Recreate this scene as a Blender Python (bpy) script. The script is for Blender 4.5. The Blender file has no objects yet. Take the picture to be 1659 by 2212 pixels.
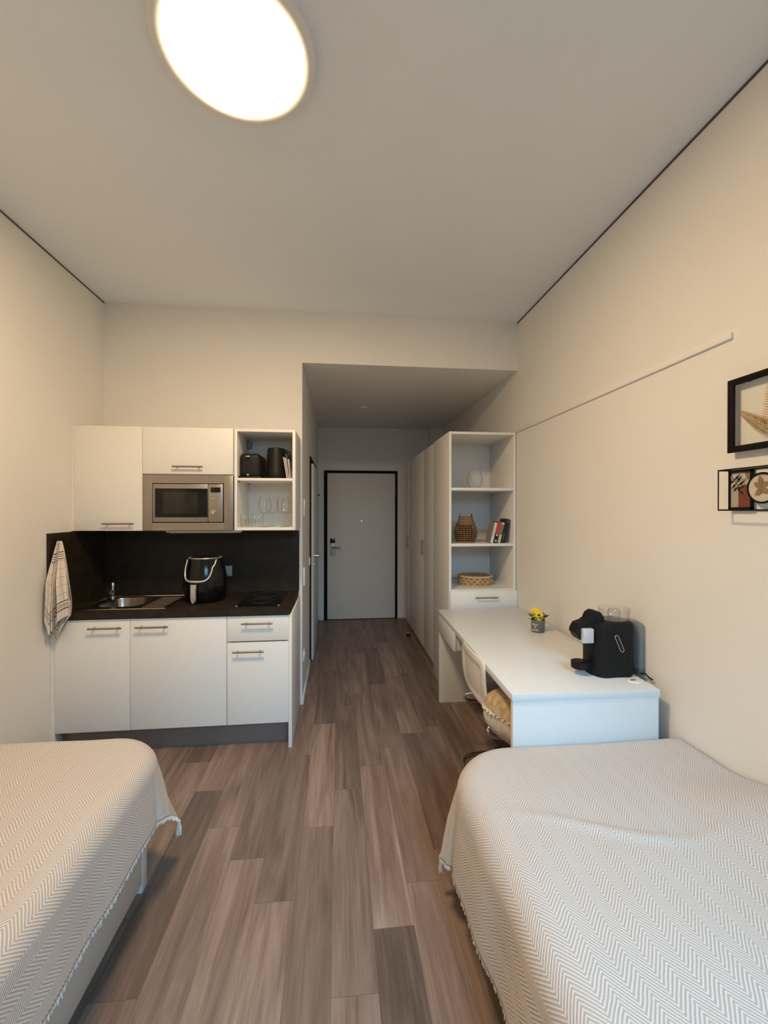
import bpy, bmesh, math, random
from mathutils import Vector, Matrix, noise
random.seed(7)
S = bpy.context.scene
COL = S.collection
PI = math.pi

# ------------------------------------------------------------------ camera
W, H = 1659, 2212
FPX = 921.35
cam_d = bpy.data.cameras.new('camera')
cam = bpy.data.objects.new('camera', cam_d); COL.objects.link(cam)
cam_d.sensor_fit = 'HORIZONTAL'; cam_d.sensor_width = 36.0; cam_d.lens = 36.0 * FPX / W
cam_d.clip_start = 0.02; cam_d.clip_end = 60
yaw, pitch, roll = 0.1065, -0.0033, 0.0009
Fw = Vector((math.sin(yaw) * math.cos(pitch), math.cos(yaw) * math.cos(pitch), math.sin(pitch)))
Rt = Vector((math.cos(yaw), -math.sin(yaw), 0)); Up = Rt.cross(Fw)
R2 = Rt * math.cos(roll) + Up * math.sin(roll); U2 = -Rt * math.sin(roll) + Up * math.cos(roll)
cam.matrix_world = Matrix(((R2.x, U2.x, -Fw.x, 0), (R2.y, U2.y, -Fw.y, 0), (R2.z, U2.z, -Fw.z, 1.5), (0, 0, 0, 1)))
S.camera = cam

# ------------------------------------------------------------------ light and exposure
vs = S.view_settings
S.display_settings.display_device = 'sRGB'
vs.view_transform = 'Standard'; vs.look = 'None'; vs.gamma = 1.0; vs.use_curve_mapping = False
vs.exposure = 0.12
LAMP_STRENGTH = 95.0
LAMP_COL = (1.0, 0.725, 0.44)
DAY_POWER = 66.0
DAY_COL = (0.30, 0.67, 1.0)
S.cycles.transparent_max_bounces = 32
world = bpy.data.worlds.new('sky'); S.world = world
world.use_nodes = True
wn = world.node_tree
bg = wn.nodes['Background']; bg.inputs[0].default_value = (0.50, 0.78, 1.0, 1); bg.inputs[1].default_value = 0.5
ad = bpy.data.lights.new('daylight', 'AREA'); ad.shape = 'RECTANGLE'; ad.size = 1.7; ad.size_y = 1.9
ad.energy = DAY_POWER; ad.color = DAY_COL
al = bpy.data.objects.new('daylight', ad); COL.objects.link(al)
al.location = (1.05, -1.70, 2.95); al.rotation_euler = Vector((-0.06, 1.0, -0.75)).to_track_quat('-Z', 'Y').to_euler(); ad.spread = math.radians(78)   # sky light outside the rear window, shining in and down

# ------------------------------------------------------------------ helpers
def mat(name, col, rough=0.5, metal=0.0, var=0.03, scale=6.0, bump=0.0, bscale=250.0, coat=0.0, spec=None, stretch=None):
    m = bpy.data.materials.new(name); m.use_nodes = True
    nt = m.node_tree; N = nt.nodes; L = nt.links
    b = N['Principled BSDF']
    b.inputs['Roughness'].default_value = rough; b.inputs['Metallic'].default_value = metal
    if coat: b.inputs['Coat Weight'].default_value = coat
    if spec is not None: b.inputs['Specular IOR Level'].default_value = spec
    tc = N.new('ShaderNodeTexCoord'); src = tc.outputs['Object']
    if stretch:
        mp = N.new('ShaderNodeMapping'); mp.inputs['Scale'].default_value = stretch
        L.new(src, mp.inputs[0]); src = mp.outputs[0]
    nz = N.new('ShaderNodeTexNoise'); nz.inputs['Scale'].default_value = scale; nz.inputs['Detail'].default_value = 4
    L.new(src, nz.inputs['Vector'])
    cr = N.new('ShaderNodeValToRGB')
    cr.color_ramp.elements[0].position = 0.3; cr.color_ramp.elements[1].position = 0.7
    cr.color_ramp.elements[0].color = tuple(max(0, c * (1 - var)) for c in col) + (1,)
    cr.color_ramp.elements[1].color = tuple(min(1, c * (1 + var)) for c in col) + (1,)
    L.new(nz.outputs['Fac'], cr.inputs[0]); L.new(cr.outputs[0], b.inputs['Base Color'])
    if bump:
        n2 = N.new('ShaderNodeTexNoise'); n2.inputs['Scale'].default_value = bscale; n2.inputs['Detail'].default_value = 3
        L.new(src, n2.inputs['Vector'])
        bp_ = N.new('ShaderNodeBump'); bp_.inputs['Strength'].default_value = bump; bp_.inputs['Distance'].default_value = 0.002
        L.new(n2.outputs['Fac'], bp_.inputs['Height']); L.new(bp_.outputs[0], b.inputs['Normal'])
    return m

def thin_glass(name, tint=(0.992, 0.995, 0.992), edge=0.55, base=0.03, grey=0.0):
    m = bpy.data.materials.new(name); m.use_nodes = True
    nt = m.node_tree; N = nt.nodes; L = nt.links
    for n in list(N): N.remove(n)
    out = N.new('ShaderNodeOutputMaterial')
    tr = N.new('ShaderNodeBsdfTransparent'); tr.inputs[0].default_value = tint + (1,)
    gl = N.new('ShaderNodeBsdfGlossy'); gl.inputs[0].default_value = (0.95, 0.97, 0.97, 1); gl.inputs['Roughness'].default_value = 0.01
    lw = N.new('ShaderNodeLayerWeight'); lw.inputs[0].default_value = 0.5
    mr = N.new('ShaderNodeMapRange'); mr.inputs['To Min'].default_value = base; mr.inputs['To Max'].default_value = edge
    pw = N.new('ShaderNodeMath'); pw.operation = 'POWER'; pw.inputs[1].default_value = 2.6
    L.new(lw.outputs['Facing'], pw.inputs[0]); L.new(pw.outputs[0], mr.inputs['Value'])
    dk = N.new('ShaderNodeMix'); dk.data_type = 'RGBA'; dk.inputs['A'].default_value = tint + (1,); dk.inputs['B'].default_value = (0.56 * tint[0], 0.59 * tint[1], 0.55 * tint[2], 1)
    L.new(pw.outputs[0], dk.inputs['Factor']); L.new(dk.outputs['Result'], tr.inputs[0])
    mx = N.new('ShaderNodeMixShader'); L.new(mr.outputs[0], mx.inputs[0]); L.new(tr.outputs[0], mx.inputs[1]); L.new(gl.outputs[0], mx.inputs[2])
    last = mx
    if grey:
        df = N.new('ShaderNodeBsdfDiffuse'); df.inputs[0].default_value = (0.35, 0.36, 0.36, 1)
        m2 = N.new('ShaderNodeMixShader'); m2.inputs[0].default_value = grey
        L.new(mx.outputs[0], m2.inputs[1]); L.new(df.outputs[0], m2.inputs[2]); last = m2
    L.new(last.outputs[0], out.inputs[0])
    return m

def emit_mat(name, col, strength):
    m = bpy.data.materials.new(name); m.use_nodes = True
    b = m.node_tree.nodes['Principled BSDF']
    b.inputs['Base Color'].default_value = (0.9, 0.9, 0.88, 1)
    b.inputs['Emission Color'].default_value = tuple(col) + (1,)
    b.inputs['Emission Strength'].default_value = strength
    return m

class MB:
    """collects shapes (world coordinates) into ONE mesh"""
    def __init__(self, M=None):
        self.bm = bmesh.new(); self.M = M or Matrix.Identity(4); self.mi = 0
    def _v(self, p): return self.bm.verts.new(self.M @ Vector(p))
    def _f(self, vs, mi=None):
        try:
            f = self.bm.faces.new(vs); f.material_index = self.mi if mi is None else mi; return f
        except ValueError: return None
    def box(self, x0, x1, y0, y1, z0, z1, bev=0.0, seg=2):
        vs = [self._v((x, y, z)) for x in (x0, x1) for y in (y0, y1) for z in (z0, z1)]
        fs = [self._f([vs[i] for i in q]) for q in ((0,1,3,2),(4,6,7,5),(0,4,5,1),(2,3,7,6),(0,2,6,4),(1,5,7,3))]
        if bev:
            es = list({e for f in fs for e in f.edges})
            bmesh.ops.bevel(self.bm, geom=es, offset=bev, segments=seg, affect='EDGES', profile=0.5)
        return self
    def cyl(self, a, b, r0, r1=None, n=20, caps=True):
        r1 = r0 if r1 is None else r1
        a, b = Vector(a), Vector(b); d = (b - a).normalized()
        u = d.orthogonal().normalized(); w = d.cross(u)
        A, B = [], []
        for i in range(n):
            t = 2 * PI * i / n; q = u * math.cos(t) + w * math.sin(t)
            A.append(self._v(a + q * r0)); B.append(self._v(b + q * r1))
        for i in range(n):
            j = (i + 1) % n; self._f([A[i], A[j], B[j], B[i]])
        if caps:
            self._f(A[::-1]); self._f(B)
        return self
    def tube(self, pts, r, n=8, closed=False, caps=True, rads=None):
        P = [Vector(p) for p in pts]; k = len(P); rings = []
        prev = None
        for i in range(k):
            if closed: t = P[(i + 1) % k] - P[i - 1]
            else: t = P[min(i + 1, k - 1)] - P[max(i - 1, 0)]
            t.normalize()
            if prev is None: u = t.orthogonal().normalized()
            else:
                u = prev - t * prev.dot(t)
                u = u.normalized() if u.length > 1e-6 else t.orthogonal().normalized()
            prev = u; w = t.cross(u); rr = rads[i] if rads else r
            rings.append([self._v(P[i] + (u * math.cos(2*PI*j/n) + w * math.sin(2*PI*j/n)) * rr) for j in range(n)])
        for i in range(k if closed else k - 1):
            a, b = rings[i], rings[(i + 1) % k]
            off = 0
            if closed and i == k - 1:
                off = min(range(n), key=lambda o: (a[0].co - b[o].co).length)
            for j in range(n): self._f([a[j], a[(j+1) % n], b[(j+1+off) % n], b[(j+off) % n]])
        if caps and not closed:
            self._f(rings[0][::-1]); self._f(rings[-1])
        return self
    def lathe(self, c, prof, n=32, sx=1, sy=1, a0=0.0):
        """prof: list of (radius, z); c centre (x,y,z offset)"""
        cx, cy, cz = c; rings = []
        for r, z in prof:
            if r < 1e-6: rings.append([self._v((cx, cy, cz + z))])
            else: rings.append([self._v((cx + r*sx*math.cos(a0+2*PI*j/n), cy + r*sy*math.sin(a0+2*PI*j/n), cz + z)) for j in range(n)])
        for a, b in zip(rings, rings[1:]):
            for j in range(n):
                k = (j + 1) % n
                if len(a) == 1 and len(b) == 1: continue
                if len(a) == 1: self._f([a[0], b[k], b[j]])
                elif len(b) == 1: self._f([a[j], a[k], b[0]])
                else: self._f([a[j], a[k], b[k], b[j]])
        return self
    def prism(self, pts, z0, z1, bev=0.0):
        """pts 2D outline in x,y"""
        A = [self._v((x, y, z0)) for x, y in pts]; B = [self._v((x, y, z1)) for x, y in pts]
        n = len(pts); fs = [self._f(A[::-1]), self._f(B)]
        for i in range(n): fs.append(self._f([A[i], A[(i+1) % n], B[(i+1) % n], B[i]]))
        if bev:
            es = [e for e in set(fs[1].edges)] + [e for e in set(fs[0].edges)]
            bmesh.ops.bevel(self.bm, geom=es, offset=bev, segments=2, affect='EDGES')
        return self
    def poly(self, pts3, th):
        """flat polygon given in 3D, extruded by vector th"""
        A = [self._v(p) for p in pts3]; B = [self._v(Vector(p) + Vector(th)) for p in pts3]
        n = len(A); self._f(A[::-1]); self._f(B)
        for i in range(n): self._f([A[i], A[(i+1) % n], B[(i+1) % n], B[i]])
        return self
    def grid(self, fn, nu, nv, close_u=False):
        V = [[self._v(fn(i / (nu if close_u else nu - 1), j / (nv - 1))) for j in range(nv)] for i in range(nu)]
        for i in range(nu if close_u else nu - 1):
            for j in range(nv - 1):
                k = (i + 1) % nu
                self._f([V[i][j], V[k][j], V[k][j+1], V[i][j+1]])
        return V
    def build(self, name, m, parent=None, origin=None, ang=38.0, normals=True):
        bm = self.bm
        if normals: bmesh.ops.recalc_face_normals(bm, faces=bm.faces)
        co = [v.co for v in bm.verts]
        if parent is not None: o0 = root_loc(parent)
        elif origin is not None: o0 = Vector(origin)
        else:
            lo = [min(c[i] for c in co) for i in range(3)]; hi = [max(c[i] for c in co) for i in range(3)]
            o0 = Vector(((lo[0]+hi[0])/2, (lo[1]+hi[1])/2, lo[2]))
        for v in bm.verts: v.co -= o0
        a = math.radians(ang)
        for f in bm.faces: f.smooth = True
        for e in bm.edges:
            if len(e.link_faces) == 2 and e.calc_face_angle(0) > a: e.smooth = False
        me = bpy.data.meshes.new(name); bm.to_mesh(me); bm.free()
        for x in (m if isinstance(m, (list, tuple)) else [m]): me.materials.append(x)
        o = bpy.data.objects.new(name, me); COL.objects.link(o)
        if parent is not None: o.parent = parent
        else: o.location = o0
        return o

def root_loc(o):
    while o.parent is not None: o = o.parent
    return Vector(o.location)
def tag(o, label=None, cat=None, group=None, kind=None):
    if label: o['label'] = label
    if cat: o['category'] = cat
    if group: o['group'] = group
    if kind: o['kind'] = kind
    return o
def thing(name, label, cat, loc, group=None):
    o = bpy.data.objects.new(name, None); COL.objects.link(o); o.location = loc
    o.empty_display_size = 0.05
    return tag(o, label, cat, group)
def struct(mb, name, m, label=None):
    o = mb.build(name, m); o['kind'] = 'structure'
    if label: o['label'] = label
    return o
def copy_tree(o, parent=None):
    c = o.copy(); COL.objects.link(c)
    if parent is not None: c.parent = parent
    for ch in list(o.children): copy_tree(ch, c)
    return c
def box(name, m, parent, *a, **k): return MB().box(*a, **k).build(name, m, parent)
def smooth01(t):
    t = max(0.0, min(1.0, t)); return t * t * (3 - 2 * t)
def lerp(a, b, t): return a + (b - a) * t

# ------------------------------------------------------------------ materials
WALL = mat('wall_paint', (0.83, 0.815, 0.78), 0.92, var=0.012, scale=3, bump=0.25, bscale=420)
CEIL = mat('ceiling_paint', (0.86, 0.91, 0.95), 0.95, var=0.01, scale=3, bump=0.2, bscale=420)
GAPD = mat('shadow_gap', (0.10, 0.095, 0.09), 0.9)
TRIMW = mat('white_trim', (0.80, 0.79, 0.76), 0.5, var=0.01)
WHITE = mat('white_laminate', (0.84, 0.82, 0.78), 0.42, var=0.012, scale=30, bump=0.08, bscale=600)
CARC = mat('white_carcass', (0.80, 0.79, 0.76), 0.5, var=0.01)
DESKW = mat('white_desk_laminate', (0.74, 0.76, 0.77), 0.38, var=0.01, scale=30, bump=0.05, bscale=700)
STEEL = mat('brushed_steel', (0.36, 0.315, 0.27), 0.38, 0.85, var=0.06, scale=10, bump=0.04, bscale=60, stretch=(1, 1, 60))
HANDLE = mat('satin_handle_metal', (0.34, 0.30, 0.26), 0.35, 0.9, var=0.03)
CHROME = mat('chrome', (0.75, 0.74, 0.72), 0.12, 1.0, var=0.01)
SILVER = mat('silver_plastic', (0.62, 0.60, 0.57), 0.35, 0.6, var=0.02)
SINKST = mat('sink_steel', (0.36, 0.32, 0.275), 0.26, 1.0, var=0.04, scale=30)
DARKTOP = mat('dark_stone_laminate', (0.022, 0.0155, 0.009), 0.55, var=0.35, scale=14, bump=0.05, spec=0.3)
BLACK = mat('black_plastic', (0.009, 0.008, 0.008), 0.45, var=0.2, spec=0.25)
BLACKG = mat('black_gloss', (0.005, 0.005, 0.006), 0.14, var=0.1, spec=0.35)
BLACKM = mat('black_matt', (0.007, 0.007, 0.008), 0.6, var=0.15, spec=0.25)
KETTLE = mat('black_brown_plastic', (0.013, 0.011, 0.009), 0.5, var=0.15, spec=0.25)
SCREEN = mat('oven_window', (0.014, 0.013, 0.009), 0.16, var=0.1)
FRAMEB = mat('black_frame', (0.008, 0.006, 0.006), 0.7, var=0.2, spec=0.15)
PLINTH = mat('brown_grey_plinth', (0.24, 0.21, 0.195), 0.32, 0.35, var=0.04)
DOORL = mat('door_grey_white', (0.74, 0.72, 0.68), 0.55, var=0.012, scale=4, bump=0.04)
PLAST = mat('white_plastic', (0.84, 0.83, 0.80), 0.38, var=0.01)
SHELLW = mat('chair_white_plastic', (0.80, 0.78, 0.76), 0.35, var=0.01)
GREYP = mat('grey_socket', (0.36, 0.38, 0.38), 0.45, var=0.02)
GOLD = mat('gold_leaf', (0.80, 0.57, 0.30), 0.25, 1.0, var=0.2, scale=60)
RATTAN = mat('brown_rattan', (0.27, 0.145, 0.062), 0.6, var=0.4, scale=60, bump=0.3)
RATTIN = mat('dark_rattan_core', (0.055, 0.026, 0.012), 0.8, var=0.3, scale=60)
CANE = mat('pale_cane', (0.56, 0.40, 0.215), 0.55, var=0.2, scale=60, bump=0.2)
POTM = mat('grey_pot', (0.145, 0.150, 0.150), 0.55, var=0.05)
YEL = mat('yellow_petal', (0.86, 0.62, 0.045), 0.6, var=0.12, scale=90)
YEL2 = mat('orange_yellow_heart', (0.80, 0.45, 0.02), 0.7, var=0.15, scale=90)
LEAFD = mat('dark_green_leaf', (0.050, 0.075, 0.020), 0.6, var=0.4, scale=60)
LEAFL = mat('pale_green_leaf', (0.42, 0.40, 0.16), 0.6, var=0.2, scale=60)
SOIL = mat('dark_soil', (0.012, 0.011, 0.008), 0.9, var=0.3, scale=80)
LETTER = mat('white_lettering', (0.80, 0.80, 0.78), 0.7, var=0.01)
GLASS = thin_glass('clear_glass', edge=0.45, base=0.04)
PANE = thin_glass('window_glass', edge=0.3, base=0.02)
TANK = thin_glass('smoky_clear_plastic', tint=(0.86, 0.87, 0.87), edge=0.35, base=0.04, grey=0.42)
CUP = thin_glass('clear_plastic_cup', tint=(0.95, 0.94, 0.93), edge=0.6, base=0.05, grey=0.05)

def floor_mat():
    m = bpy.data.materials.new('oak_planks'); m.use_nodes = True
    nt = m.node_tree; N = nt.nodes; L = nt.links; b = N['Principled BSDF']
    at = N.new('ShaderNodeAttribute'); at.attribute_name = 'pid'
    tn = N.new('ShaderNodeAttribute'); tn.attribute_name = 'tone'
    tc = N.new('ShaderNodeTexCoord')
    def mapped(sx, sy, k):
        sc = N.new('ShaderNodeVectorMath'); sc.operation = 'MULTIPLY'; sc.inputs[1].default_value = (sx, sy, 1)
        L.new(tc.outputs['Object'], sc.inputs[0])
        mu = N.new('ShaderNodeVectorMath'); mu.operation = 'SCALE'; mu.inputs['Scale'].default_value = k
        L.new(at.outputs['Vector'], mu.inputs[0])
        ad_ = N.new('ShaderNodeVectorMath'); L.new(sc.outputs[0], ad_.inputs[0]); L.new(mu.outputs[0], ad_.inputs[1])
        return ad_.outputs[0]
    n1 = N.new('ShaderNodeTexNoise'); n1.inputs['Scale'].default_value = 1; n1.inputs['Detail'].default_value = 5; n1.inputs['Distortion'].default_value = 1.4
    L.new(mapped(12, 1.1, 37), n1.inputs['Vector'])
    n2 = N.new('ShaderNodeTexNoise'); n2.inputs['Scale'].default_value = 1; n2.inputs['Detail'].default_value = 6
    L.new(mapped(110, 4.5, 91), n2.inputs['Vector'])
    n3 = N.new('ShaderNodeTexNoise'); n3.inputs['Scale'].default_value = 1; n3.inputs['Detail'].default_value = 3
    L.new(mapped(9, 2.2, 53), n3.inputs['Vector'])
    def math_(op, a, c):
        n = N.new('ShaderNodeMath'); n.operation = op
        for i, x in enumerate((a, c)):
            if isinstance(x, (int, float)): n.inputs[i].default_value = x
            else: L.new(x, n.inputs[i])
        return n.outputs[0]
    g = math_('ADD', math_('MULTIPLY', n1.outputs['Fac'], 0.68), math_('MULTIPLY', n2.outputs['Fac'], 0.32))
    cr = N.new('ShaderNodeValToRGB'); e = cr.color_ramp.elements
    e[0].position = 0.30; e[0].color = (0.126, 0.083, 0.066, 1)
    e[1].position = 0.70; e[1].color = (0.305, 0.226, 0.192, 1)
    x = e.new(0.5); x.color = (0.210, 0.147, 0.120, 1)
    L.new(g, cr.inputs[0])
    kn = math_('GREATER_THAN', n3.outputs['Fac'], 0.735)
    hs = N.new('ShaderNodeMix'); hs.data_type = 'RGBA'; hs.blend_type = 'MULTIPLY'; hs.inputs['Factor'].default_value = 1.0
    cmb = N.new('ShaderNodeCombineColor')
    for i in range(3): L.new(tn.outputs['Fac'], cmb.inputs[i])
    L.new(cr.outputs[0], hs.inputs['A']); L.new(cmb.outputs[0], hs.inputs['B'])
    kx = N.new('ShaderNodeMix'); kx.data_type = 'RGBA'; kx.inputs['B'].default_value = (0.07, 0.038, 0.022, 1)
    L.new(math_('MULTIPLY', kn, 0.5), kx.inputs['Factor']); L.new(hs.outputs['Result'], kx.inputs['A'])
    uv = N.new('ShaderNodeUVMap'); uv.uv_map = 'plank'
    sp = N.new('ShaderNodeSeparateXYZ'); L.new(uv.outputs[0], sp.inputs[0])
    gr = math_('MAXIMUM', math_('LESS_THAN', sp.outputs[0], 0.0013), math_('LESS_THAN', sp.outputs[1], 0.0016))
    gx = N.new('ShaderNodeMix'); gx.data_type = 'RGBA'; gx.inputs['B'].default_value = (0.06, 0.035, 0.022, 1)
    L.new(math_('MULTIPLY', gr, 0.55), gx.inputs['Factor']); L.new(kx.outputs['Result'], gx.inputs['A'])
    L.new(gx.outputs['Result'], b.inputs['Base Color'])
    b.inputs['Roughness'].default_value = 0.42
    b.inputs['Specular IOR Level'].default_value = 0.35
    bu = N.new('ShaderNodeBump'); bu.inputs['Strength'].default_value = 0.12; bu.inputs['Distance'].default_value = 0.002
    L.new(n2.outputs['Fac'], bu.inputs['Height']); L.new(bu.outputs[0], b.inputs['Normal'])
    return m

def herringbone(name, light, dark):
    m = bpy.data.materials.new(name); m.use_nodes = True
    nt = m.node_tree; N = nt.nodes; L = nt.links; b = N['Principled BSDF']
    at = N.new('ShaderNodeAttribute'); at.attribute_name = 'cloth'
    nz0 = N.new('ShaderNodeTexNoise'); nz0.inputs['Scale'].default_value = 14; nz0.inputs['Detail'].default_value = 2
    L.new(at.outputs['Vector'], nz0.inputs['Vector'])
    sp = N.new('ShaderNodeSeparateXYZ'); L.new(at.outputs['Vector'], sp.inputs[0])
    def math_(op, *a):
        n = N.new('ShaderNodeMath'); n.operation = op
        for i, x in enumerate(a):
            if isinstance(x, (int, float)): n.inputs[i].default_value = x
            else: L.new(x, n.inputs[i])
        return n.outputs[0]
    wob = math_('MULTIPLY', math_('SUBTRACT', nz0.outputs['Fac'], 0.5), 0.005)
    u = math_('ADD', sp.outputs[0], wob)
    pp = math_('PINGPONG', u, 0.037)
    w = math_('ADD', sp.outputs[1], math_('MULTIPLY', pp, 1.15))
    fr = math_('FRACT', math_('DIVIDE', math_('ADD', w, wob), 0.0108))
    tri = math_('ABSOLUTE', math_('SUBTRACT', fr, 0.5))
    mr = N.new('ShaderNodeMapRange'); mr.inputs['From Min'].default_value = 0.15; mr.inputs['From Max'].default_value = 0.33
    L.new(tri, mr.inputs['Value'])
    # broken weave: fine thread noise
    nz = N.new('ShaderNodeTexNoise'); nz.inputs['Scale'].default_value = 320; nz.inputs['Detail'].default_value = 2
    L.new(at.outputs['Vector'], nz.inputs['Vector'])
    fa = math_('ADD', mr.outputs[0], math_('MULTIPLY', math_('SUBTRACT', nz.outputs['Fac'], 0.5), 0.9))
    cl = N.new('ShaderNodeClamp'); L.new(fa, cl.inputs[0])
    mx = N.new('ShaderNodeMix'); mx.data_type = 'RGBA'
    mx.inputs['A'].default_value = dark + (1,); mx.inputs['B'].default_value = light + (1,)
    L.new(cl.outputs[0], mx.inputs['Factor']); L.new(mx.outputs['Result'], b.inputs['Base Color'])
    b.inputs['Roughness'].default_value = 0.95; b.inputs['Specular IOR Level'].default_value = 0.15
    b.inputs['Sheen Weight'].default_value = 0.15
    bu = N.new('ShaderNodeBump'); bu.inputs['Strength'].default_value = 0.45; bu.inputs['Distance'].default_value = 0.003
    L.new(cl.outputs[0], bu.inputs['Height']); L.new(bu.outputs[0], b.inputs['Normal'])
    return m
BLANKET = herringbone('herringbone_weave', (0.65, 0.61, 0.585), (0.435, 0.385, 0.355))
FRINGE = mat('blanket_fringe', (0.74, 0.72, 0.67), 0.95, var=0.08, scale=80)
LINEN = mat('white_bed_linen', (0.80, 0.78, 0.74), 0.9, var=0.03)
BEDW = mat('white_bed_frame', (0.70, 0.69, 0.66), 0.5, var=0.012)

# ------------------------------------------------------------------ the setting
XR, XL, YK, XP, YE, ZC, ZH, YB = 1.449, -1.715, 3.34, -0.278, 5.90, 3.03, 2.64, -0.85
def make_floor():
    x_0, wd, ln = -0.022, 0.1475, 0.985
    off = {-6: 2.638, -5: 2.363, -4: 2.08, -3: 1.882, -2: 1.664, -1: 2.037, 0: 2.30, 1: 2.502, 2: 1.693, 3: 2.832, 4: 3.89, 5: 3.085}
    tone = {(-1,0):1.22,(-1,-1):.95,(-1,1):.80,(-1,2):.9,(0,0):.92,(0,-1):1.0,(0,-2):1.16,(0,1):.93,(0,2):.95,(1,0):1.02,(1,-1):1.26,(1,-2):.74,
            (1,1):1.05,(1,2):.95,(2,0):1.10,(2,-1):1.12,(2,1):1.04,(2,2):.80,(3,0):1.12,(3,-1):.78,(3,-2):1.0,(4,-1):.86,(4,-2):.88,(5,-1):.82,(5,0):.84,
            (-2,0):.90,(-2,1):1.10,(-2,-1):1.18,(-3,0):.90,(-3,-1):1.16,(-4,0):1.06,(-4,-1):1.1,(-5,0):1.12,(-5,-1):.78,(-6,0):.78,(-6,-1):1.0}
    bm = bmesh.new(); uvl = bm.loops.layers.uv.new('plank')
    tl = bm.faces.layers.float.new('tone'); pl = bm.faces.layers.float_vector.new('pid')
    X0, X1, Y0, Y1 = XL - .1, XR + .1, YB - .1, YE + .1
    rnd = random.Random(3)
    for c in range(-13, 12):
        a = x_0 + c * wd; bb = a + wd
        o = off.get(c, rnd.random())
        k0 = math.floor((Y0 - o) / ln); k1 = math.ceil((Y1 - o) / ln)
        for k in range(k0, k1):
            x0, x1 = max(a, X0), min(bb, X1); y0, y1 = max(o + k * ln, Y0), min(o + (k + 1) * ln, Y1)
            t = tone.get((c, k), rnd.uniform(.82, 1.14)) ** 1.35; pid = (rnd.random(), rnd.random(), rnd.random())
            if x1 - x0 < 1e-4 or y1 - y0 < 1e-4: continue
            f = bm.faces.new([bm.verts.new((p, q, 0)) for p, q in ((x0, y0), (x1, y0), (x1, y1), (x0, y1))])
            f[tl] = t; f[pl] = pid
            for lp, (p, q) in zip(f.loops, ((x0, y0), (x1, y0), (x1, y1), (x0, y1))):
                lp[uvl].uv = (p - a, q - (o + k * ln))
    vs = [bm.verts.new((x, y, z)) for x in (X0, X1) for y in (Y0, Y1) for z in (-.06, -.002)]
    for q in ((0,1,3,2),(4,6,7,5),(0,4,5,1),(2,3,7,6),(0,2,6,4),(1,5,7,3)):
        f = bm.faces.new([vs[i] for i in q]); f[tl] = 1.0
    me = bpy.data.meshes.new('floor'); bm.to_mesh(me); bm.free(); me.materials.append(floor_mat())
    o = bpy.data.objects.new('floor', me); COL.objects.link(o); o['kind'] = 'structure'
make_floor()
struct(MB().box(XL - .1, XR + .1, YB - .1, YK + .1, ZC, ZC + .1), 'ceiling', CEIL)
struct(MB().box(XP - .1, XR + .1, YK + .1, YE + .1, ZH, ZH + .1), 'ceiling', WALL, 'lower ceiling of the entrance hall')
struct(MB().box(XL - .1, XL, YB - .1, YK + .1, 0, ZC), 'wall_left', WALL)
struct(MB().box(XL, XP, YK, YK + .1, 0, ZC).box(XP, XR, YK, YK + .1, ZH, ZC), 'wall_kitchen', WALL)
struct(MB().box(XP - .1, XP, YK + .1, YE, 0, ZH), 'wall_hall_left', WALL)
struct(MB().box(XP - .1, XR, YE, YE + .1, 0, ZH), 'wall_hall_end', WALL)
struct(MB().box(XR, XR + .1, YB - .1, YE + .1, 0, ZC), 'wall_right', WALL)
wx0, wx1, wz0, wz1 = -0.05, 1.38, 0.75, 2.62
struct(MB().box(XL, wx0, YB - .1, YB, 0, ZC).box(wx1, XR, YB - .1, YB, 0, ZC).box(wx0, wx1, YB - .1, YB, 0, wz0).box(wx0, wx1, YB - .1, YB, wz1, ZC), 'wall_rear', WALL)
win = bpy.data.objects.new('window_1', None); COL.objects.link(win); win.location = (0.66, YB - .05, wz0); win['kind'] = 'structure'
f = MB(); t = .06
f.box(wx0, wx0 + t, YB - .09, YB - .03, wz0, wz1).box(wx1 - t, wx1, YB - .09, YB - .03, wz0, wz1).box(wx0 + t, wx1 - t, YB - .09, YB - .03, wz0, wz0 + t).box(wx0 + t, wx1 - t, YB - .09, YB - .03, wz1 - t, wz1).box(.635, .695, YB - .09, YB - .03, wz0 + t, wz1 - t)
f.build('window_frame', TRIMW, win)
box('glass_pane', PANE, win, wx0 + t, .635, YB - .064, YB - .058, wz0 + t, wz1 - t)
box('glass_pane', PANE, win, .695, wx1 - t, YB - .064, YB - .058, wz0 + t, wz1 - t)
# dark strips painted in for the shade in the gap between ceiling and walls
struct(MB().box(XR - .004, XR, YB, YK, ZC - .010, ZC), 'gap_shade_1', GAPD)
struct(MB().box(XL, XL + .004, YB, YK, ZC - .008, ZC), 'gap_shade_2', GAPD)
# skirting
struct(MB().box(XP, XP + .012, YK, 4.17, 0, .06, bev=.002), 'baseboard_hall_left', TRIMW)
struct(MB().box(XP + .012, -.2, YE - .012, YE, 0, .06, bev=.002).box(.818, .90, YE - .012, YE, 0, .06, bev=.002), 'baseboard_hall_end', TRIMW)
struct(MB().box(XR - .012, XR, YB, 1.70, 0, .06, bev=.002), 'baseboard_right', TRIMW)
struct(MB().box(XL, XL + .012, YB, 2.70, 0, .06, bev=.002), 'baseboard_left', TRIMW)
# boxed-in column in the far corner above the wardrobe
struct(MB().box(1.262, XR, 5.80, YE, 0, ZH), 'trim_3', WALL)

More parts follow.
